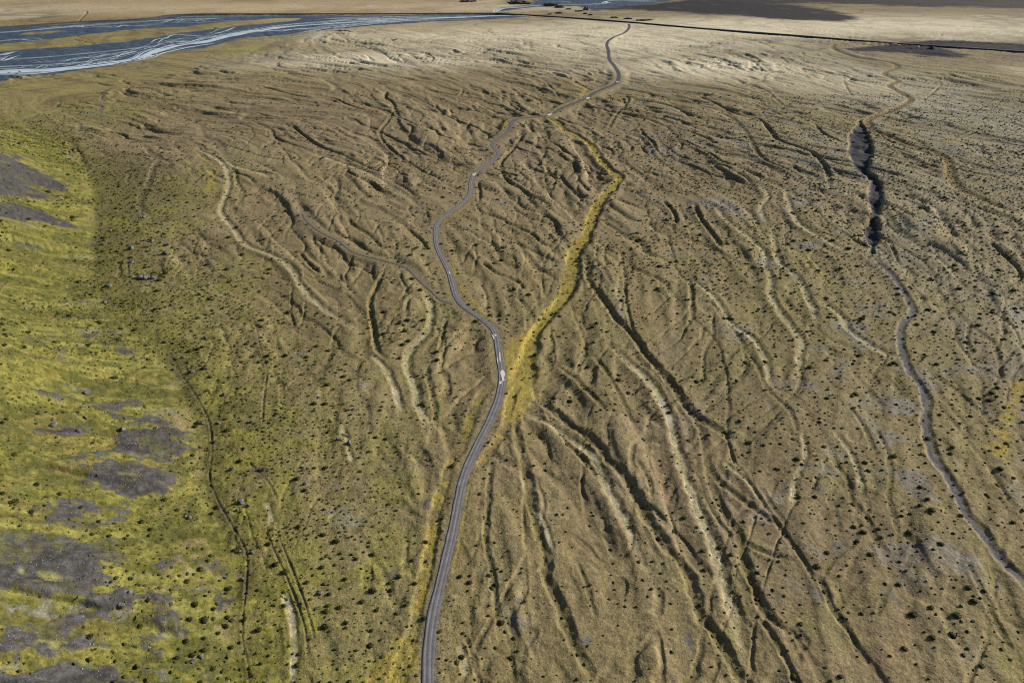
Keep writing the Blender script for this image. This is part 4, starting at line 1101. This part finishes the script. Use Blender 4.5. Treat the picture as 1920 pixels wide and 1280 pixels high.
def shrub_shape(seed, leaves=70):
    """a lumpy cushion with leaf tufts standing out of it"""
    r = np.random.default_rng(seed)
    v, f = ICO2
    v = v.copy(); k = 1 + 0.18 * noise(v[:, 0] * 10 + 30 * seed, v[:, 1] * 10, 5, seed) + 0.12 * r.normal(size=len(v))
    v = v * (k * 0.85)[:, None] * np.array([1, r.uniform(0.8, 1.0), 0.6]); v[:, 2] = np.maximum(v[:, 2], -0.1)
    vs_ = [v]; fs_ = [f]; b0 = len(v)
    for q in range(leaves):
        a = r.uniform(0, 2 * math.pi); z = r.uniform(0.05, 1)
        d = np.array([math.cos(a) * math.sqrt(1 - z * z), math.sin(a) * math.sqrt(1 - z * z), z])
        c = d * np.array([.85, .8, .52]); t = np.cross(d, r.normal(size=3)); t /= np.linalg.norm(t) + 1e-6
        s = r.uniform(0.1, 0.2)
        vs_.append(np.array([c - t * s * 0.7, c + t * s * 0.7, c + d * s * r.uniform(1.0, 2.0) + r.normal(size=3) * .05])); fs_.append(np.array([[b0, b0 + 1, b0 + 2]])); b0 += 3
    return np.concatenate(vs_), np.concatenate(fs_)

NEAR_MESH = []
for k in range(8):
    v, f = shrub_shape(k)
    me = fast_mesh('shrub', v, f); me.materials.append(M_SHRUB if k % 3 else M_SHRUB2); NEAR_MESH.append(me)

r = np.random.default_rng(21)
gxx, gyy = np.meshgrid(np.arange(-1400, 1400, 4.4), np.arange(190, 1500, 4.4))
xx = (gxx + r.uniform(-2.0, 2.0, gxx.shape)).ravel(); yy = (gyy + r.uniform(-2.0, 2.0, gyy.shape)).ravel()
ok = np.abs(xx) < np.interp(yy, Yr, Wr) * 0.95
xx = xx[ok]; yy = yy[ok]
dens = np.full(len(xx), 0.42)
dens *= 0.35 + 1.6 * np.clip(fbm(xx, yy, 70, 3, 3) + 0.35, 0, 1)
hth = grid_sample(LAYER['heath'], xx, yy); dens += 0.9 * np.clip(hth, 0, 1)
oli = grid_sample(LAYER['olive'], xx, yy); dens += 0.55 * oli
gre = grid_sample(LAYER['grey'], xx, yy); dens += 0.15 * gre
bro = grid_sample(LAYER['brown'], xx, yy); dens *= 1 - 0.75 * np.clip(bro, 0, 1)
td, _ = toe_distance(xx, yy)
dens += 0.5 * np.exp(-((td + 25) / 30) ** 2)
dens = np.where(td > 4, 1.5 * np.clip(fbm(xx, yy, 30, 2, 6) * 2 + 0.45, 0, 1) * (0.5 + 0.5 * (yy < 480)), dens)
right = sstep(60, 260, xx) * sstep(330, 480, yy); dens += 0.5 * right
dens += 0.45 * grid_sample(ch_c + 0.6 * ch_a, xx, yy)
dens *= 0.55 + 1.1 * np.clip(fbm(xx, yy, 24, 2, 10) + 0.4, 0, 1)
dens *= 1 - 0.7 * sstep(900, 1400, yy)
for kk, f_ in (('track', 1.0), ('dark', 1.0), ('bed', 1.0), ('gravel', 0.85), ('scree', 0.9), ('pale', 0.7), ('yellow', 0.55), ('mud', 0.8), ('plain', .8)):
    dens *= 1 - f_ * np.clip(grid_sample(LAYER[kk], xx, yy), 0, 1)
seg_d = np.full(len(xx), 1e9)
for q in track_path[track_path[:, 1] < 1600]:
    seg_d = np.minimum(seg_d, (xx - q[0]) ** 2 + (yy - q[1]) ** 2)
dens[seg_d < 14] = 0
acc = r.random(len(xx)) < dens
xx = xx[acc]; yy = yy[acc]; td = td[acc]; oli = oli[acc]; seg_d = seg_d[acc]
size = np.clip(np.exp(r.normal(-0.52, 0.46, len(xx))), 0.22, 1.9) * (1 + 0.35 * sstep(330, 700, yy))
size = np.where(td > 4, size * 1.25, size)
zz = ground_z(xx, yy)
# the 300 that show largest stand alone
inview = (np.abs(xx) < np.interp(yy, Yr, Wr) / 1.24 * 0.99) & (yy > 206)
app = np.where(inview, size / np.hypot(yy, CAM_H), 0)
order = np.argsort(-app)
single = order[:300]; rest = order[300:]
print('shrubs', len(xx))
hth_ = grid_sample(LAYER['heath'], xx, yy); yel_ = grid_sample(LAYER['yellow'], xx, yy); gra_ = grid_sample(LAYER['gravel'], xx, yy)
for k, i in enumerate(single):
    big = size[i] > 1.62
    if td[i] > 2 and big:
        lab, grp = 'extra large dark green shrub clump on the yellow green mossy slope', 'large shrubs on the mossy slope'
    elif td[i] > 2:
        lab, grp = 'dark green shrub clump on the yellow green mossy slope', 'shrubs on the mossy slope'
    elif hth_[i] > 0.35:
        lab, grp = 'dark shrub rooted inside a shaded dry gully', 'shrubs inside the gullies'
    elif yel_[i] > 0.3:
        lab, grp = 'dark shrub standing in yellow moss', 'shrubs in the yellow moss'
    elif gra_[i] > 0.2:
        lab, grp = 'dark shrub at the edge of bare grey gravel', 'shrubs at gravel patches'
    elif big:
        lab, grp = ('extra large round dark shrub between the gravel track and the mossy hill', 'extra large shrubs between track and hill') if xx[i] < np.interp(yy[i], track_path[:, 1], track_path[:, 0]) else ('extra large round dark shrub on the open tan fan across the track from the hill', 'extra large shrubs on the fan')
    elif seg_d[i] < 144:
        lab, grp = 'dark low shrub close beside the gravel track', 'shrubs beside the gravel track'
    elif xx[i] < np.interp(yy[i], track_path[:, 1], track_path[:, 0]):
        lab, grp = 'dark low shrub on olive ground between the gravel track and the mossy hill', 'shrubs between the track and the hill'
    else:
        lab, grp = 'dark low shrub on the tan fan among dry gullies across the track from the hill', 'shrubs among the dry gullies'
    o = link('shrub', NEAR_MESH[k % 8], label=lab, cat='shrub', group=grp, loc=(xx[i], yy[i], zz[i]))
    s = size[i]; o.scale = (s, s, s); o.rotation_euler.z = k * 1.7

def scatter(idx, var, squash, zoff, name, mat, label, cat):
    co = []; fs = []; n0 = 0
    V0, F0 = ICO1
    V0 = V0[None]; m = len(idx)
    vv = np.repeat(V0, m, 0) * (1 + var * np.random.default_rng(1).normal(size=(m, V0.shape[1], 1)))
    a = np.random.default_rng(2).uniform(0, 6.28, m); ca_, sa_ = np.cos(a)[:, None], np.sin(a)[:, None]
    el = np.random.default_rng(4).uniform(0.7, 1.0, m)[:, None]
    X = (vv[:, :, 0] * ca_ - vv[:, :, 1] * sa_ * el); Y = (vv[:, :, 0] * sa_ + vv[:, :, 1] * ca_ * el); Z = np.maximum(vv[:, :, 2], -0.25) * squash
    s = size_[idx][:, None]
    co = np.stack([X * s + x_[idx][:, None], Y * s + y_[idx][:, None], Z * s + z_[idx][:, None] + zoff], -1).reshape(-1, 3)
    fs = (F0[None] + (np.arange(m) * V0.shape[1])[:, None, None]).reshape(-1, 3)
    return link(name, fast_mesh(name, co, fs, smooth=False), mat, kind='stuff', label=label, cat=cat)
def dome(n=6):
    a = np.arange(n) * 2 * math.pi / n
    v = np.concatenate([np.stack([np.cos(a), np.sin(a), np.full(n, -0.1)], 1), np.stack([np.cos(a[::2] + .3) * .6, np.sin(a[::2] + .3) * .6, np.full(n // 2, 0.85)], 1)])
    f = [[6, 7, 8]] + [[0, 1, 6], [1, 2, 7], [2, 3, 7], [3, 4, 8], [4, 5, 8], [5, 0, 6], [1, 7, 6], [3, 8, 7], [5, 6, 8]]
    return v, np.array(f)
def ico0():
    bm = bmesh.new(); bmesh.ops.create_icosphere(bm, subdivisions=1, radius=1.0)
    v = np.array([list(q.co) for q in bm.verts]); f = np.array([[q.index for q in p.verts] for p in bm.faces]); bm.free(); return v, f
ICO1 = ico0()
x_, y_, z_, size_ = xx, yy, zz, size
mid = rest[:4500]; far = rest[4500:44000]
ol = r.random(len(xx)) < 0.35 + 0.4 * (td > 0)
scatter(mid[~ol[mid]], 0.16, 0.62, 0.0, 'smaller_shrubs', M_SHRUB, 'mass of small dark shrubs dotting the near fan', 'shrubs')
scatter(mid[ol[mid]], 0.16, 0.62, 0.0, 'smaller_olive_shrubs', M_SHRUB2, 'mass of small olive shrubs dotting the near fan and slope', 'shrubs')
ICO1 = dome()
scatter(far[~ol[far]], 0.16, 0.7, 0.0, 'distant_shrubs', M_SHRUB, 'thousands of dark dot like shrubs spread over the fan', 'shrubs')
scatter(far[ol[far]], 0.16, 0.7, 0.0, 'distant_olive_shrubs', M_SHRUB2, 'thousands of small olive shrubs spread over the fan', 'shrubs')

# loose pale stones
r = np.random.default_rng(33)
n = 44000
y2 = 195 + 420 * r.random(n) ** 1.3; x2 = r.uniform(-1, 1, n) * np.interp(y2, Yr, Wr)
pr = 0.14 + 0.5 * grid_sample(LAYER['pale'], x2, y2) + 0.9 * grid_sample(LAYER['scree'], x2, y2) + 0.4 * grid_sample(LAYER['gravel'], x2, y2) + 0.35 * grid_sample(LAYER['heath'], x2, y2)
pr += 0.5 * sstep(0.25, 0.6, fbm(x2, y2, 35, 2, 14))
pr *= 1 - grid_sample(LAYER['track'], x2, y2)
a_ = r.random(n) < pr * 0.5
x_, y_ = x2[a_], y2[a_]; z_ = ground_z(x_, y_); size_ = np.clip(np.exp(r.normal(-1.75, 0.4, len(x_))), 0.08, 0.5)
print('stones', len(x_))
M_STONE = simple_mat('loose_pale_stone', (.10, .098, .096), (.32, .315, .31), 0.7)
scatter(np.arange(len(x_))[:8000], 0.2, 0.7, 0.0, 'loose_stones', M_STONE, 'small pale stones strewn over the plain and slope', 'stones')

# low moss and sedge tussocks on the slope and along its foot
r = np.random.default_rng(44)
gxx, gyy = np.meshgrid(np.arange(-420, 20, 2.5), np.arange(150, 640, 2.5))
x2 = (gxx + r.uniform(-1.2, 1.2, gxx.shape)).ravel(); y2 = (gyy + r.uniform(-1.2, 1.2, gyy.shape)).ravel()
t2, _ = toe_distance(x2, y2)
pt = 0.75 * sstep(-110, -30, t2) * np.clip(0.45 + 1.5 * fbm(x2, y2, 20, 2, 5), 0, 1) * (1 - 0.85 * grid_sample(LAYER['scree'], x2, y2)) * (1 - grid_sample(LAYER['track'], x2, y2)) * (1 - 0.8 * grid_sample(LAYER['pale'], x2, y2))
pt *= (np.abs(x2) < np.interp(y2, Yr, Wr) * 0.92)
a_ = r.random(len(x2)) < pt
x_, y_ = x2[a_], y2[a_]; z_ = ground_z(x_, y_); size_ = np.clip(np.exp(r.normal(-0.55, 0.4, len(x_))), 0.25, 1.5) * (1 + 0.4 * sstep(300, 550, y_))
M_TUSS = simple_mat('olive_moss_tussock', (.050, .052, .014), (.125, .112, .026), 0.4)
scatter(np.arange(len(x_))[:11000], 0.2, 0.38, 0.0, 'moss_tussocks', M_TUSS, 'low olive moss tussocks covering the slope and its foot', 'tussocks')
